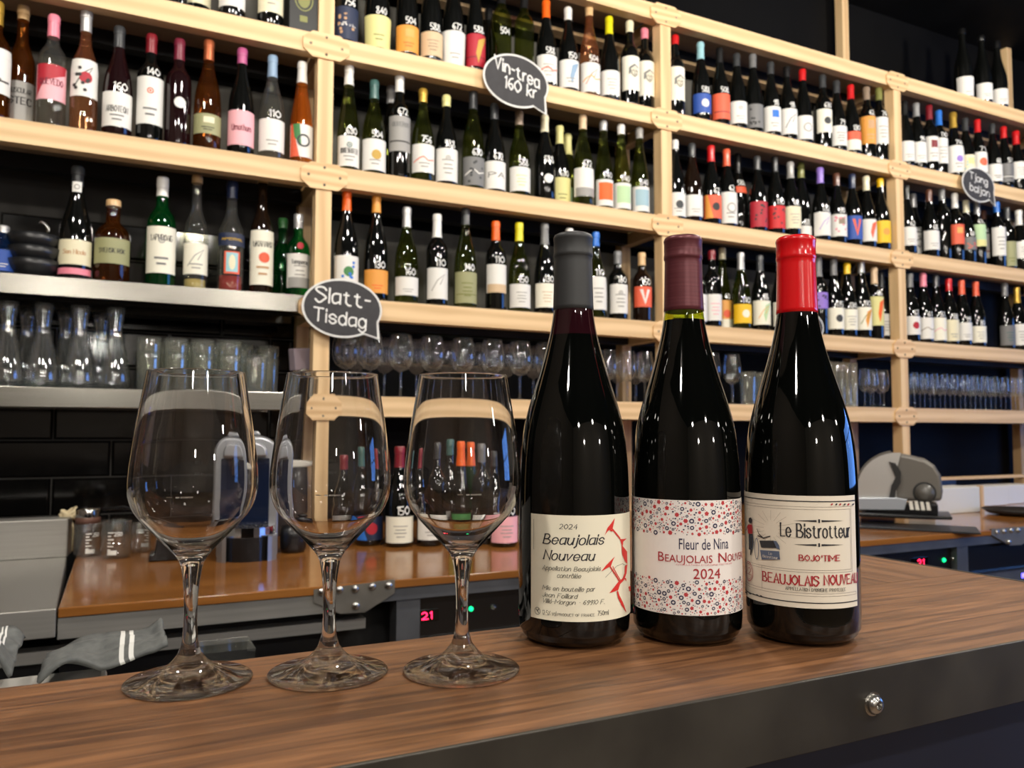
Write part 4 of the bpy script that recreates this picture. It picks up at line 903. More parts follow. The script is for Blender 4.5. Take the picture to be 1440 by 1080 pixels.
# capsule coffee machine
P, k, rz = stand(347, 791)
cm = thing('coffee_machine', 'silver and dark blue capsule coffee machine with chrome drip tray', 'coffee machine', P, rz)
SIL = mat('silver_plastic', (158, 160, 164), .3, .7); NAV = mat('dark_blue_gloss', (18, 26, 46), .12, coat=.5)
def arch(w, h, r, z0=0, n=8):
    pts = [(-w, z0), (w, z0)]
    for i in range(n+1): a = math.pi/2*i/n; pts.append((w-r+r*math.cos(a), h-r+r*math.sin(a)))
    for i in range(n+1): a = math.pi/2+math.pi/2*i/n; pts.append((-w+r+r*math.cos(a), h-r+r*math.sin(a)))
    return pts
bevel(MB().prism(arch(.076, .316, .052), 'y', .075, .24).obj('body_shell', SIL, cm, False), .008, 3)
MB().prism(arch(.052, .258, .004, .085), 'y', .070, .0745).obj('front_panel', NAV, cm)
bevel(MB().prism(arch(.045, .300, .03, .262), 'y', .045, .0745).obj('brew_head', SIL, cm), .006, 3)
MB().lathe([(.012, .215), (.012, .262)], 14, c=(0, .058, 0)).obj('spout', DARK, cm, True)
def dplan(w, y0, y1, n=14): return [(w*math.cos(math.pi+math.pi*i/n), y1+(y1-y0)*math.sin(math.pi+math.pi*i/n)) for i in range(n+1)]
MB().prism([(x, y) for x, y in dplan(.069, .0, .0745)], 'z', .0, .060).obj('base', mat('black_plastic', (18, 18, 20), .25), cm)
for s in (-1, 1):
    MB().prism([(s*.060, .012), (s*.072, .03), (s*.074, .0745), (s*.055, .0745), (s*.050, .006)][::s], 'z', .0, .062).obj('side_cheek', SIL, cm)
dt = MB().prism([(x*.98, y+.001) for x, y in dplan(.070, .004, .073)], 'z', .0605, .084).obj('drip_tray', mat('chrome', (210, 210, 212), .08, 1), cm)
gr = MB()
for i in range(9): gr.box((-.045+i*.0105, .02, .0842), (-.041+i*.0105, .07, .086))
gr.obj('grille', DARK, dt)
lv = MB().prism([(-.03, 0), (.03, 0), (.022, .012), (-.022, .012)], 'y', 0, .07).obj('lever', SIL, cm); lv.location = (0, .09, .317); bevel(lv, .004)
# white milk cup lid and black knock pot beside it
P, k, rz = stand(412, 776); o = MB().lathe([(.030, 0), (.034, .01), (.036, .045), (.034, .07), (.012, .075), (.012, .09), (.022, .105), (.018, .118), (0, .120)], 24).obj('coffee_tamper', mat('black_plastic', (18, 18, 20), .25), loc=P, smooth=True)
tag(o, 'black round coffee tamper with knob right of the coffee machine', 'tamper')
P, k, rz = stand(402, 752); mj = thing('milk_jug', 'tall grey jug with white spouted lid behind the coffee machine', 'jug', P, rz)
MB().lathe([(.040, 0), (.044, .01), (.046, .16), (.043, .215)], 22).obj('jug_body', mat('smoked_plastic', (58, 56, 58), .3), mj, True)
bevel(MB().prism([(-.046, .215), (.03, .215), (.075, .221), (.078, .230), (.03, .236), (-.04, .240)], 'y', -.03, .03).obj('lid', mat('white_plastic', (214, 210, 200), .4), mj), .005, 3)
# glass jars and jugs by the sink
def jug(x, y, w, h, label, lid=False, rot=0, cat='jug'):
    P, k, rz = stand(x, y); t = thing('glass_jar' if lid else 'measuring_jug', label, cat, P, rz+rot)
    r = w*k/2; H = h*k
    MB().lathe([(0, .002), (r*.95, .002), (r, .008), (r, H*.95), (r*1.03, H), (r*.98, H), (r*.95, H*.93), (r*.94, .010), (0, .008)], 26, open_=True).obj('glass_wall', BG_GLASS, t, True)
    f = lambda z: r
    f.ref = r
    wrap([(paper('white'), [q for j in range(7) for q in rectp(-.010, H*(.15+.09*j), .004-(j % 2)*.006, H*(.15+.09*j)+.003)]+text_polys('250', .006, H*.62, .009, .018, 'round', .18)+rectp(-.010, H*.12, .012, H*.24))], f, -math.pi/2, 'scale_marks', t)
    if lid:
        MB().lathe([(r*.96, H), (r*.96, H+.014), (r*.94, H+.016)], 26).obj('jar_neck', mat('amber_rubber', (96, 66, 56), .5), t, True)
        l = MB().lathe([(r*.92, H+.0165), (r*.94, H+.035), (r*.88, H+.040), (0, H+.041)], 26, open_=True).obj('lid', mat('chrome', (210, 210, 212), .08, 1), t, True)
    else:
        MB().tube([(-r, 0, H*.92), (-r-.018, 0, H*.86), (-r-.022, 0, H*.5), (-r-.016, 0, H*.18), (-r, 0, H*.15)], .004, 8).obj('handle', BG_GLASS, t, True)
    return t
j1 = jug(122, 782, 34, 46, 'glass jar with chrome lid beside the sink upstand', True, .2, 'jar')
j2 = jug(163, 784, 40, 52, 'glass measuring jug with handle, right of the lidded jar', False, -.3)
jug(196, 776, 30, 40, 'small plain glass measuring jug in front of the tiles by the cable', False, 2.6)
P, k, rz = stand(98, 778)
kn = MB(); R2 = random.Random(3)
for i in range(5):
    a = R2.uniform(0, 6); pts = [(.016*math.cos(a+q*.9)*(1+.3*math.sin(q)), .012*math.sin(a+q*.9), .095+.010*math.sin(q*1.3+i)+i*.003) for q in range(8)]; kn.tube(pts, .0045, 6)
kn.tube([(-.006, 0, .095), (-.02, .0, .06), (-.034, -.006, .028), (-.045, -.01, .002)], .0035, 6).tube([(.006, 0, .095), (.012, .0, .05), (.010, -.004, .002)], .0035, 6)
tag(kn.obj('cloth_ribbon', mat('cream_cotton', (206, 190, 154), .8), loc=P+Vector((-.005, -.01, .005)), smooth=True), 'cream cotton ribbon knotted at the corner of the sink', 'ribbon')
P, k, rz = stand(230, 787)
gb = thing('scale_gadget', 'small black device with curved cable between sink and coffee machine', 'device', P, rz)
bevel(MB().prism([(-.034, 0), (.038, 0), (.036, .016), (.022, .022), (.016, .058), (-.016, .058), (-.022, .022), (-.034, .016)], 'y', -.03, .03).obj('base', mat('black_plastic', (18, 18, 20), .25), gb), .003)
MB().tube([(-.005, .02, .056), (-.02, .04, .085), (-.06, .08, .118), (-.10, .11, .128), (-.15, .13, .122)], .0035, 8).obj('cable', DARK, gb, True)
# ------------------------------------------------------------------ meat slicer
P, k, rz = stand(1268, 738)
ms = thing('meat_slicer', 'grey and steel meat slicer with round blade and knob on the back counter', 'slicer', P, rz)
q = lambda x, y: ((x-1268)*k, (738-y)*k)
BLK = mat('black_plastic', (18, 18, 20), .25); GRYH = mat('slicer_grey_enamel', (104, 100, 94), .4, .3)
bevel(MB().prism([q(*p) for p in [(1205, 727), (1300, 727), (1330, 726), (1330, 722), (1205, 722)]][::-1], 'y', -.06, .16).obj('base', BLK, ms), .004)
bevel(MB().prism([q(*p) for p in [(1222, 722), (1314, 722), (1314, 708), (1222, 710)]][::-1], 'y', .0, .14).obj('pedestal', BLK, ms), .004)
hp = [(1256, 706), (1319, 704), (1321, 690), (1319, 668), (1312, 655), (1300, 646), (1280, 641), (1262, 638), (1250, 638), (1238, 646), (1250, 690)]
bevel(MB().prism([q(*p) for p in hp][::-1], 'y', .03, .15).obj('motor_housing', GRYH, ms), .012, 3)
cx, cz = q(1266, 692)
ring = [(cx+55*k*math.cos(a), cz+55*k*math.sin(a)) for a in [math.pi*(.48+.62*i/16) for i in range(17)]]+[q(1262, 704), q(1264, 660)]
MB().prism(ring[::-1], 'y', .016, .022).obj('blade', mat('polished_blade', (214, 212, 208), .34, .8), ms)
g2 = [(cx+58*k*math.cos(a), cz+58*k*math.sin(a)) for a in [math.pi*(.55+.4*i/12) for i in range(13)]]+[q(1240, 700)]
MB().prism(g2[::-1], 'y', .035, .060).obj('blade_guard', GRYH, ms)
MB().prism([q(*p) for p in [(1254, 650), (1262, 652), (1269, 664), (1268, 680), (1262, 690), (1260, 704), (1252, 704), (1256, 684), (1262, 672)]][::-1], 'y', .006, .0155).obj('blade_cover_edge', DARK, ms)
bevel(MB().prism([q(*p) for p in [(1211, 719), (1272, 717), (1276, 702), (1262, 700), (1212, 702)]][::-1], 'y', -.012, .012).obj('carriage_plate', mat('pale_enamel', (176, 182, 190), .25, .4), ms), .003)
mb = MB()
for i in range(4):
    a = q(1279+i*7, 716); mb.prism([(a[0], a[1]), (a[0]+5*k, a[1]), (a[0]+3*k, a[1]+11*k), (a[0]-1*k, a[1]+11*k)], 'y', -.012, .014)
mb.obj('pusher_grip', mat('white_plastic', (214, 210, 200), .4), ms)
MB().lathe([(15*k, .028), (15*k, .0295)], 24).obj('knob_collar', DARK, ms).matrix_basis = Matrix.Translation((q(1298, 693)[0], 0, q(1298, 693)[1]))@Matrix.Rotation(math.pi/2, 4, 'X')@Matrix.Translation((0, 0, -.0585))
o = MB().lathe([(12.5*k, 0), (12.5*k, .012), (9*k, .014), (9*k, .024), (0, .025)], 24).obj('knob', mat('slicer_knob', (86, 84, 80), .35), ms, True); o.location = (q(1298, 693)[0], .030, q(1298, 693)[1]); o.rotation_euler = (math.pi/2, 0, 0)
# chopping board under it, box, white cartons, platter
P, k, rz = stand(1268, 741)
o = bevel(MB().box((-.17, -.09, 0), (.19, .10, .006)).obj('slate_board', mat('slate_board_black', (24, 28, 34), .3), loc=P+Vector((0, -.05, .0003)), rot=(0, 0, rz)), .001)
tag(o, 'flat black serving board in front of the meat slicer', 'board')
def box_at(x0, y0, x1, y1, dep, m_, name, label, cat, base=None, band=None, group=None):
    P, k, rz = stand((x0+x1)/2, y1); w = (x1-x0)*k/2; h = (y1-y0)*k
    t = thing(name, label, cat, P, 0, group); ca = math.cos(rz)
    bevel(MB().box((-w/ca*.95, 0, 0), (w/ca*.95, dep, h)).obj('box_body', m_, t), .003)
    if band: bevel(MB().box((-w/ca*.97, -.002, h*.0), (w/ca*.97, -.0002, h*.25)).obj('label_strip', band, t), .0005)
    return t
box_at(1321, 672, 1345, 706, .10, mat('navy_card', (26, 34, 58), .4), 'device_box', 'dark blue box with white strip right of the meat slicer', 'box', band=paper('white'))
WC = mat('white_coated_card', (206, 204, 198), .45)
for i, (a, b, c_, d_) in enumerate([(1318, 686, 1377, 722), (1386, 684, 1417, 711), (1420, 682, 1452, 708)]):
    box_at(a, b, c_, d_, .12, WC, 'carton', ('wide', 'narrow', 'creased')[i]+' white carton on the right part of the back counter', 'box', group='white cartons on the back counter')
a = at_z(1378, 716, CT); b_ = at_z(1500, 700, CT)
pf = thing('pine_crate_frame', 'low pine frame around the white cartons at the right edge', 'frame', a)
d = (b_-a); MB().box((0, 0, 0), (.018, .02, .10)).obj('upright', PINE_D, pf, loc=(.012, .0, 0))
bevel(MB().box((-.16, .15, .115), (.60, .19, .127)).obj('top_rail', PINE, pf), .001)
MB().box((-.16, .15, 0), (-.14, .19, .114)).obj('upright', PINE_D, pf); MB().box((.58, .15, 0), (.60, .19, .114)).obj('upright', PINE_D, pf)
P, k, rz = stand(1430, 724)
o = MB().lathe([(.05, 0), (.10, .006), (.125, .022), (.122, .024), (.098, .010), (0, .007)], 32).obj('platter', mat('black_stoneware', (26, 27, 29), .35), loc=P, smooth=True); tag(o, 'shallow black platter at the right end of the back counter', 'platter')
# little blue lamp strip under the right corner
P = at_y(1440, 808, YB0+.03); o = MB().box((P.x-.03, YB0+.02, P.z-.008), (P.x+.10, YB0+.029, P.z+.008)).obj('led_strip', mat('blue_led', (70, 60, 255), .4, emit=14)); tag(o, 'glowing blue LED strip below the counter at the right edge', 'light')
# ------------------------------------------------------------------ things below, behind the bar
P = at_y(90, 952, .98); ZT = P.z
us = thing('speed_rail', 'steel shelf hidden behind the bar, holding towel and tray', 'shelf', (-.3, .98, 0))
MB().box((-.9, -.14, ZT-.07), (.62, .16, ZT-.06)).obj('shelf_top', STEEL, us); MB().box((-.9, .10, .0), (-.88, .12, ZT-.0702)).obj('leg', STEEL, us); MB().box((.60, .10, .0), (.62, .12, ZT-.0702)).obj('leg', STEEL, us)
a = at_y(20, 950, .93); b_ = at_y(150, 950, .93)
tr = bevel(MB().box((a.x-.1, .86, ZT-.0595), (b_.x, 1.02, ZT-.004)).obj('white_tray', mat('white_plastic_tray', (190, 188, 182), .45)), .006); tag(tr, 'white plastic tray under the grey towel behind the bar', 'tray')
def towel(x0, x1, y, label, h, phase):
    a, b = at_y(x0, 940, y).x, at_y(x1, 940, y).x; n, m2 = 26, 12; v = []; f = []; idx = []
    for i in range(n+1):
        for j in range(m2+1):
            u, w_ = i/n, j/m2; x = a+(b-a)*u; yy = y-.05+.12*w_
            z = ZT+.004+h(u, w_)+.004*math.sin(9*u+phase+4*w_)+.003*math.sin(17*w_+5*u)
            v.append((x, yy, z))
    for i in range(n):
        for j in range(m2): f.append((i*(m2+1)+j, (i+1)*(m2+1)+j, (i+1)*(m2+1)+j+1, i*(m2+1)+j+1)); idx.append(1 if i in (16, 18) else 0)
    me = mesh('tea_towel', v, f, [noise_mat('grey_towel', (78, 80, 80), (100, 102, 100), (1, 1, 1), 90, (.8, .9), bump=.4), mat('towel_white', (214, 214, 210), .8)], idx, True)
    o = link('tea_towel', me); s = o.modifiers.new('solid', 'SOLIDIFY'); s.thickness = .004; s.offset = 1; tag(o, label, 'towel'); return o
towel(62, 232, .99, 'folded grey tea towel with two white stripes behind the bar', lambda u, w_: .002+.020*u+.008*max(0, math.sin(u*7)), 0)
towel(-60, 20, .97, 'grey tea towel bunched at the left edge behind the bar', lambda u, w_: .02+.028*math.sin(u*3.0)*(1-w_*.3), 2)
P = at_y(316, 925, .99); o = MB().prism([(-.024, 0), (.024, 0), (.030, .072), (-.030, .072)], 'y', -.03, .03).obj('clear_tray', BG_GLASS, loc=(P.x, .99, ZT-.0595)); tag(o, 'small clear plastic tray behind the first glass foot', 'tray')
# ------------------------------------------------------------------ three wine glasses on the bar
def front_glass(x, Zd, label, rot):
    u = (x-720)/F_PX; fh = Vector((math.sin(YAW), math.cos(YAW), 0)); rh = Vector((math.cos(YAW), -math.sin(YAW), 0))
    P = fh*((Zd+.15*math.sin(PITCH))/math.cos(PITCH))+rh*(u*Zd); P.z = BT+.0003
    t = thing('wine_glass', label, 'glass', P, rot, 'stemmed tasting glasses in a row on the bar')
    T = .0010
    out = [(.0064, .0690), (.0088, .0738), (.0160, .0819), (.0272, .0940), (.0335, .1025), (.0364, .1110), (.0371, .1185), (.0364, .130), (.0341, .148), (.0308, .168), (.0280, .1855)]
    out = out[:-1]+[(.0284, .1828), (.0281, .1848)]; rm = .0281-T/2
    rim = [(rm+T/2*math.cos(a), .1851+T/2*math.sin(a)) for a in [math.pi*i/8 for i in range(9)]]+[(.0281-T, .1848), (.0284-T, .1828)]
    inn = [(r-T, z) for r, z in out[3:-2]][::-1]+[(.0125, .0806), (.0065, .0778), (.0, .0768)]
    def sm(pr, n=3):
        o = []
        for i in range(len(pr)-1):
            a = pr[max(i-1, 0)]; b = pr[i]; c = pr[i+1]; d = pr[min(i+2, len(pr)-1)]
            for k in range(n):
                q = k/n; o.append(tuple(.5*(2*b[j]+(c[j]-a[j])*q+(2*a[j]-5*b[j]+4*c[j]-d[j])*q*q+(3*b[j]-a[j]-3*c[j]+d[j])*q**3) for j in (0, 1)))
        o.append(pr[-1]); return [(max(r, 0), z) for r, z in o]
    MB().lathe(sm(out, 4)+rim+sm(inn, 4), 96, open_=True).obj('bowl', CRYSTAL, t, True)
    MB().lathe(sm([(.0066, .0170), (.0048, .0230), (.0041, .0300), (.0038, .0400), (.0041, .0510), (.0050, .0610), (.0064, .0690)]), 48, open_=True).obj('stem', CRYSTAL, t, True)
    MB().lathe([(0, .0012), (.020, .0006), (.0350, 0), (.0362, .0006), (.0365, .0013), (.0360, .0019)]+sm([(.0350, .0024), (.0250, .0046), (.0170, .0076), (.0110, .0115), (.0066, .0170)]), 96, open_=True).obj('foot', CRYSTAL_FOOT, t, True)
    for o in t.children: o.cycles.is_caustics_caster = True
    f = lambda z: interp(sorted((z_, r) for r, z_ in out), z)
    f.ref = .036
    lm = mat('white_glass_print', (230, 230, 228), .5)
    wrap([(lm, rectp(-.010, .112, -.007, .1125)+rectp(-.005, .1118, -.003, .1126)+rectp(-.0024, .1118, .004, .1126))], f, -math.pi/2-rot-.2, 'fill_mark', t, .0001)
front_glass(266.5, .475, 'empty stemmed wine glass, leftmost of the three on the bar', .3)
front_glass(462.5, .492, 'empty stemmed wine glass, middle one of the three on the bar', .3)
front_glass(650, .499, 'empty stemmed wine glass beside the first wine bottle on the bar', .3)
# ------------------------------------------------------------------ three Beaujolais bottles on the bar
FPROF = [(0, .030), (.003, .0360), (.008, .0392), (.018, .0405), (.092, .0405), (.116, .0401), (.135, .0390), (.1537, .0366), (.1725, .0318), (.1915, .0258), (.210, .0205), (.222, .0176), (.234, .0155), (.245, .0146), (.286, .0136), (.2865, .0136), (.297, .0136)]
def catm(tab, n=3):
    o = []
    for i in range(len(tab)-1):
        a = tab[max(i-1, 0)]; b = tab[i]; c = tab[i+1]; d = tab[min(i+2, len(tab)-1)]
        for k in range(n):
            q = k/n; o.append(tuple(.5*(2*b[j]+(c[j]-a[j])*q+(2*a[j]-5*b[j]+4*c[j]-d[j])*q*q+(3*b[j]-a[j]-3*c[j]+d[j])*q**3) for j in (0, 1)))
    o.append(tab[-1]); return o
FP = catm(FPROF)
def frad(z): return interp(FP, z)
frad.ref = .0405
BLACKW = mat('wine_filled_bottle', (5, 6, 5), .035, coat=.2)
NECKR = mat('wine_stained_neck', (34, 10, 16), .05, coat=.3)
NECKG = thin_glass('green_neck_glass', (.62, .66, .10), 1.55, .12, (120, 130, 20))
def front_bottle(x, Zd, label, cap, capz, gapz, neckm, ridges):
    u = (x-720)/F_PX; fh = Vector((math.sin(YAW), math.cos(YAW), 0)); rh = Vector((math.cos(YAW), -math.sin(YAW), 0))
    P = fh*((Zd+.085*math.sin(PITCH))/math.cos(PITCH))+rh*(u*Zd); P.z = BT
    t = thing('wine_bottle', label, 'bottle', P, 0, 'nouveau wine bottles in a row on the bar')
    lo = [(r, z) for z, r in FP if z <= gapz-.0005]+[(frad(gapz), gapz)]
    me = MB().lathe([(0, .006), (.022, .003)]+lo+[(0, gapz)], 96).obj('bottle_body', BLACKW, t, True).data; me.set_sharp_from_angle(angle=math.radians(60))
    up = [(frad(gapz), gapz+.00005)]+[(r, z) for z, r in FP if z > gapz+.001]
    MB().lathe(up, 64, open_=True).obj('neck_glass', neckm, t, True)
    e = .0004; c = [(frad(capz)+.0001, capz), (frad(capz)+e, capz+.0002)]
    for i in range(12): z = capz+(.279-capz)*(i+1)/12; c.append((frad(z)+e, z))
    c += [(.0145, .2800), (.0148, .2806), (.0148, .2825), (.0145, .2840), (.0145, .2925), (.0148, .2932), (.0148, .2950), (.0140, .2966), (.0128, .2974), (0, .2976)]
    o = MB().lathe(c, 64, open_=True).obj('capsule', cap, t, True); o.data.set_sharp_from_angle(angle=math.radians(70))
    return t, P
CAP1 = mat('matt_black_capsule', (46, 47, 48), .48, .1); CAP2 = noise_mat('mulberry_capsule', (88, 40, 46), (104, 52, 58), (1, 1, 60), 12, (.28, .42), metal=.35); CAP3 = mat('bright_red_capsule', (206, 10, 18), .22, coat=.5)
b1, P1 = front_bottle(807.5, .585, 'black-capped Beaujolais bottle with cream label and red flower drawing, leftmost', CAP1, .2400, .2210, NECKR, 0)
b2, P2 = front_bottle(965.5, .592, 'mulberry-capped bottle with flower-patterned white label, between the other two', CAP2, .2405, .2335, NECKG, 0)
b3, P3 = front_bottle(1127.5, .592, 'bright red-capped bottle with framed cream label, rightmost on the bar', CAP3, .2390, .2380, NECKR, 0)
b2.scale = (.98, .98, 1); b3.scale = (.99, .99, 1)
b1['label'] = 'black-capped wine bottle with cream label and red flower drawing, beside the glasses'
INK = mat('print_ink', (40, 40, 44), .6); INKG = mat('print_grey', (92, 90, 82), .6); REDP = mat('print_red', (214, 48, 42), .55); REDD = mat('print_dark_red', (168, 34, 44), .55); NVP = mat('print_navy', (38, 38, 74), .6)
FAINT = mat('print_faint', (176, 166, 150), .6)
def hit(P, R, x, y):
    """where the line of sight of a spot in the photograph meets the bottle's side: (arc length from the facing line, height)"""
    d = ray(x, y); a = d.x**2+d.y**2; b = -2*(d.x*P.x+d.y*P.y); c = P.x**2+P.y**2-R*R; D = b*b-4*a*c
    D = max(D, 0); s = (-b-math.sqrt(D))/(2*a); hx, hy = d.x*s-P.x, d.y*s-P.y
    f0 = math.atan2(-P.y, -P.x); an = (math.atan2(hy, hx)-f0+math.pi) % (2*math.pi)-math.pi
    return an*R, EYE+d.z*s-P.z
def onto(P, sc_, ox, oy): return lambda x, y: hit(P, .0405, ox+x/sc_, oy+y/sc_)
def f0(P): return math.atan2(-P.y, -P.x)
# --- label 1
q = onto(P1, 5.682, 730, 700)
s0 = q(98, 500)[0]; zt = q(490, 142)[1]; zb = q(480, 992)[1]
def ln(q, txt, x0, x1, yb, cap_px, sc_, Zs, **kw):
    a = q(x0, yb); b = q(x1, yb); mid = q((x0+x1)/2, yb); cap = cap_px/sc_/F_PX*Zs
    return text_polys(txt, a[0], mid[1], cap, b[0]-a[0], **kw)
CREAM1 = mat('label_cream', (234, 228, 206), .6)
it = dict(pen='serif', slant=.28, weight=.15)
L1 = [(CREAM1, rectp(s0, zb, s0+.098, zt, .0015)),
 (INK, ln(q, '2024', 322, 462, 250, 38, 5.68, .545, pen='roman', slant=.2, weight=.15)+ln(q, 'Beaujolais', 195, 668, 374, 76, 5.68, .545, **it)+ln(q, 'Nouveau', 198, 592, 500, 72, 5.68, .545, **it)),
 (INKG, ln(q, 'Appellation Beaujolais', 190, 645, 585, 34, 5.68, .545, pen='roman', slant=.3, weight=.13)+ln(q, 'contrôlée', 305, 490, 640, 34, 5.68, .545, pen='roman', slant=.3, weight=.13)
  + ln(q, 'Mis en bouteille par', 190, 600, 746, 34, 5.68, .545, pen='roman', slant=.3, weight=.13)+ln(q, 'Jean Foillard', 190, 460, 799, 34, 5.68, .545, pen='roman', slant=.3, weight=.13)
  + ln(q, 'Villié-Morgon · 69910 F.', 190, 680, 853, 34, 5.68, .545, pen='roman', slant=.3, weight=.13)
  + ln(q, '12.5% vol', 190, 298, 938, 36, 5.68, .545, pen='roman', weight=.12)+ln(q, 'PRODUCT OF FRANCE', 310, 602, 948, 20, 5.68, .545, pen='roman', weight=.16)+ln(q, '750ml', 625, 710, 936, 36, 5.68, .545, pen='roman', weight=.12)
  + ringp(q(150, 902)[0], q(150, 902)[1], .0026, .0026, .0004)+linep([q(140, 885), q(162, 920)], .0006)+linep([q(162, 885), q(148, 905)], .0006)+linep([q(121, 170), q(121, 410)], .00025)
  + linep([q(685, 636), q(730, 590), q(775, 545), q(820, 525), q(850, 540)], .00025))]
def poly(q, pts): return [[q(x, y) for x, y in pts]]
rd = (poly(q, [(760, 160), (752, 205), (742, 248), (706, 262), (680, 300), (702, 240), (730, 205)]) + linep([q(738, 248), q(800, 325)], .0012)+linep([q(722, 258), q(740, 262)], .0012)
  + poly(q, [(795, 318), (808, 330), (852, 325), (826, 350), (822, 385), (812, 372)])+poly(q, [(812, 372), (826, 392), (856, 430), (858, 530), (838, 505), (818, 455)])
  + poly(q, [(760, 468), (742, 505), (728, 545), (700, 560), (652, 588), (690, 540), (728, 500)])+linep([q(722, 548), q(762, 610), q(796, 668)], .0009)+linep([q(742, 545), q(775, 610), q(806, 660)], .0006)
  + poly(q, [(858, 530), (852, 600), (832, 655), (800, 690), (786, 735), (755, 748), (718, 760), (752, 715), (785, 672), (822, 640), (836, 600), (838, 545)])
  + poly(q, [(782, 735), (796, 780), (826, 840), (852, 918), (812, 860), (785, 800), (775, 755)])
  + poly(q, [(830, 640), (850, 665), (846, 640)]) + poly(q, [(868, 712), (882, 700), (884, 745), (874, 745)]))
L1.append((REDP, rd))
wrap(L1, frad, f0(P1), 'label', b1, .00025)
# --- label 2
q = onto(P2, 5.682, 880, 690)
zt = q(480, 78)[1]; zb = q(500, 1000)[1]; wid = .0405*1.75
R3 = random.Random(11); nav = []; red = []; zA = q(480, 352)[1]; zB = q(480, 722)[1]
pts = []
def ok(s, z, r):
    for a, b, c in pts:
        if (a-s)**2+(b-z)**2 < (r+c)**2*1.25: return False
    pts.append((s, z, r)); return True
for kk in range(5200):
    s = R3.uniform(-wid, wid); z = R3.uniform(zA, zt-.0004) if R3.random() < .5 else R3.uniform(zb+.0004, zB)
    r = R3.choice([.0004, .0005, .0005, .0007, .0010, .0013, .0017]) if kk > 300 else R3.choice([.0013, .0018, .0015])
    if abs(z-zt) < r or abs(z-zb) < r: continue
    if not ok(s, z, r): continue
    if R3.random() < .46:
        n = R3.choice([5, 6, 7]); ph = R3.random()*6
        red.append([(s+r*(1 if i % 2 else .72)*math.cos(ph+math.pi*i/n), z+r*(1 if i % 2 else .72)*math.sin(ph+math.pi*i/n)) for i in range(2*n)])
    elif r > .0009: nav += ringp(s, z, r, r*.95, r*.48, 10)
    else: nav += ellp(s, z, r, r*.8, 7, R3.random())
zc_ = q(600, 600)[1]
L2 = [(mat('label_white', (234, 227, 222), .6), rectp(-wid, zb, wid, zt, .0015)), (mat('print_poppy', (186, 56, 62), .55), red), (NVP, nav+font_polys('Fleur de Nina', q(425, 472)[0], q(620, 472)[1], .0076, q(822, 472)[0]-q(425, 472)[0]))]
sc2 = []
x0 = q(258, 568)[0]; zz = q(600, 578)[1]; tot = .0405*(1.62)-x0
segs = [('B', 1.0, .055), ('EAUJOLAIS', .78, .40), ('N', 1.0, .085), ('OUVEAU', .78, .31)]; gaps = [.008, .045, .010, 0]; xx = x0
for (tx, k_, w_), g_ in zip(segs, gaps):
    sc2 += font_polys(tx, xx, zz, .0066*k_, w_*tot*.97); xx += (w_+g_)*tot
sc2 += font_polys('2024', q(540, 705)[0], q(648, 705)[1], .0070, q(757, 705)[0]-q(540, 705)[0])
L2.append((REDD, sc2)); L2.append((mat('print_pink', (214, 140, 144), .6), font_polys("APPELLATION D'ORIGINE PROTÉGÉE", q(400, 600)[0], q(620, 600)[1], .0011, q(850, 600)[0]-q(400, 600)[0])))
wrap(L2, frad, f0(P2), 'label', b2, .00025)
# --- label 3
q = onto(P3, 5.686, 1040, 680)
zt = q(500, 98)[1]; zb = q(560, 1000)[1]; sr = q(932, 500)[0]; sl = -.0405*1.7
h3 = zt-zb
bl = rectp(sl, zt-.0042, sr-.0008, zt-.0035)+rectp(sl, zb+.0035, sr-.0008, zb+.0042)
def fr(a, b_, z0, z1, w_): return rectp(a, z0, b_, z0+w_)+rectp(a, z1-w_, b_, z1)+rectp(b_-w_, z0, b_, z1)
za, zb2 = q(480, 205)[1], q(480, 690)[1]; xr = q(880, 450)[0]
thin = fr(sl, xr+.001, zb2, za, .0002)+fr(sl, xr+.0022, zb2-.0016, za+.0018, .0002)+rectp(q(178, 700)[0], q(178, 840)[1], q(178, 700)[0]+.0002, zb2)+fr(sl, sr-.002, q(500, 898)[1], q(500, 875)[1], .0002)
orn = []
for yy in (300, 492):
    for a, b_ in (((430, yy-4), (615, yy)), ((830, yy-4), (655, yy))):
        p0, p1 = q(*a), q(*b_); orn.append([(p0[0], p1[1]), (p1[0], p1[1]-.0007), (p1[0], p1[1]+.0007)] if p1[0] > p0[0] else [(p0[0], p1[1]), (p1[0], p1[1]+.0007), (p1[0], p1[1]-.0007)])
    c_ = q(636, yy); orn += rectp(c_[0]-.0006, c_[1]-.0013, c_[0]+.0006, c_[1]+.0013)
sf = dict(pen='serif')
CAPK = lambda n: n
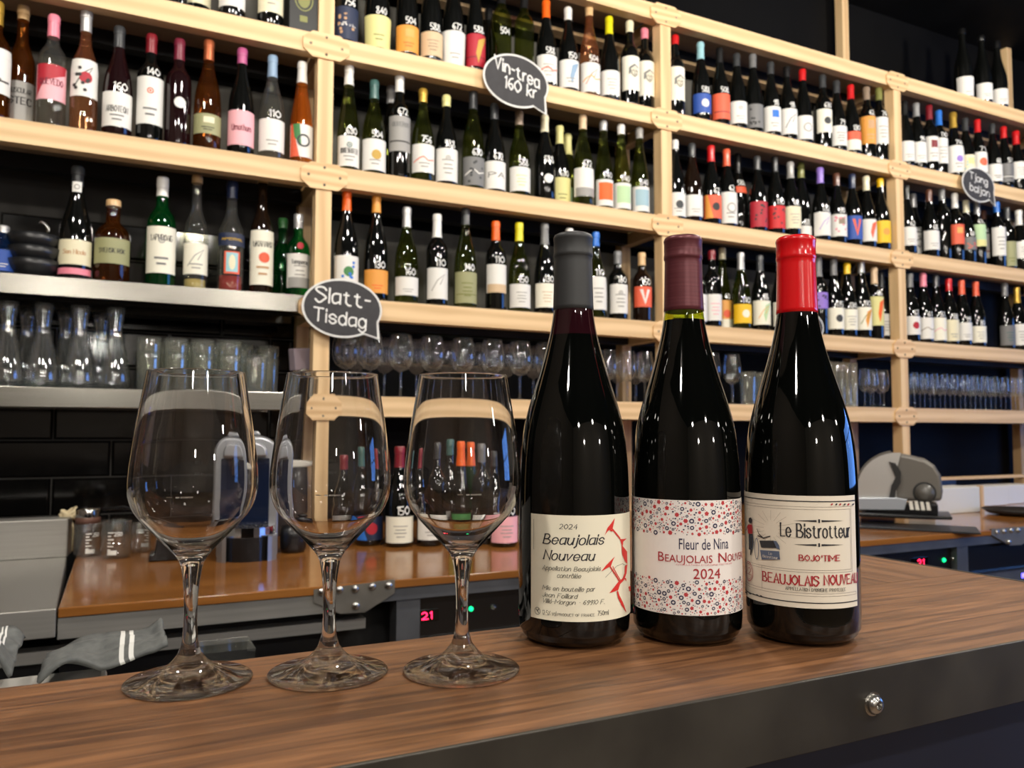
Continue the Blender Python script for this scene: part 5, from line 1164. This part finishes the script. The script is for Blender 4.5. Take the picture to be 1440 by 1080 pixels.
L3 = [(mat('label_ecru', (228, 218, 200), .6), rectp(sl, zb, sr, zt, .0015)),
 (FAINT, [p for i in range(16) for p in linep([(q(250, 360)[0]+.006*math.cos(i*.39), q(250, 360)[1]+.006*math.sin(i*.39)), (q(250, 360)[0]+(.016+.003*(i % 2))*math.cos(i*.39), q(250, 360)[1]+(.013)*math.sin(i*.39))], .0002)]),
 (mat('print_line', (120, 104, 96), .6), thin),
 (INK, bl+orn+ln(q, 'Le Bistrotteur', 330, 880, 432, 106, 5.686, .553, weight=.14, **sf)),
 (REDD, ln(q, "BOJO'TIME", 478, 800, 619, 44, 5.686, .553, weight=.19, **sf)+ln(q, 'BEAUJOLAIS', 190, 634, 806, 74, 5.686, .553, weight=.15, **sf)+text_polys('NOUVEAU', q(676, 800)[0], q(560, 806)[1], 74/5.686/F_PX*.553, sr-.0004-q(676, 800)[0], weight=.15, **sf)
   + [p for i in range(6) if i % 2 == 0 for p in [[q(725+i*33, 172), q(738+i*33, 174), q(748+i*33, 160), q(735+i*33, 158)]]]),
 (INKG, ln(q, "APPELLATION D'ORIGINE PROTÉGÉE", 370, 845, 862, 24, 5.686, .553, weight=.16, **sf)),
 (mat('print_seal', (176, 96, 96), .6), ringp(q(80, 700)[0], q(80, 700)[1], .0062, .0072, .0006)+ringp(q(80, 700)[0], q(80, 700)[1], .0049, .0059, .0003)+ln(q, '22', 58, 100, 722, 56, 5.686, .553, weight=.13, pen='roman')),
 (INK, [p for i in range(6) if i % 2 for p in [[q(725+i*33, 172), q(738+i*33, 174), q(748+i*33, 160), q(735+i*33, 158)]]]+[p for i in range(5) for p in [[q(48+i*30, 862+i*7), q(62+i*30, 866+i*7), q(72+i*30, 878+i*7), q(58+i*30, 876+i*7)]]]
   # the delivery tricycle and its rider
   + poly(q, [(82, 275), (98, 270), (108, 290), (104, 316), (88, 318), (78, 300)])+poly(q, [(80, 400), (112, 402), (120, 470), (106, 540), (100, 570), (92, 570), (94, 530), (82, 525)])
   + linep([q(145, 360), q(160, 400), q(195, 435)], .0006)+linep([q(150, 415), q(195, 435), q(250, 420)], .0007)+poly(q, [(165, 455), (275, 455), (300, 515), (180, 512)])),
 (REDD, poly(q, [(70, 340), (80, 325), (108, 330), (112, 400), (78, 400)])+linep([q(72, 345), q(60, 375)], .0008)),
 (mat('print_slate_blue', (84, 96, 120), .6), ringp(q(145, 520)[0], q(145, 520)[1], .0024, .0078, .0007)+poly(q, [(172, 530), (322, 540), (328, 606), (185, 606)])+poly(q, [(275, 455), (300, 515), (328, 530), (318, 490), (300, 460)])+ringp(q(104, 460)[0], q(104, 470)[1], .0022, .0050, .0004)),
 (mat('label_ecru_ink', (214, 206, 194), .6), ln(q, 'Le', 240, 265, 568, 22, 5.686, .553, weight=.12, pen='roman')+ln(q, 'Bistrotteur', 195, 310, 596, 20, 5.686, .553, weight=.15, pen='roman')),
]
wrap(L3, frad, f0(P3), 'label', b3, .00025)
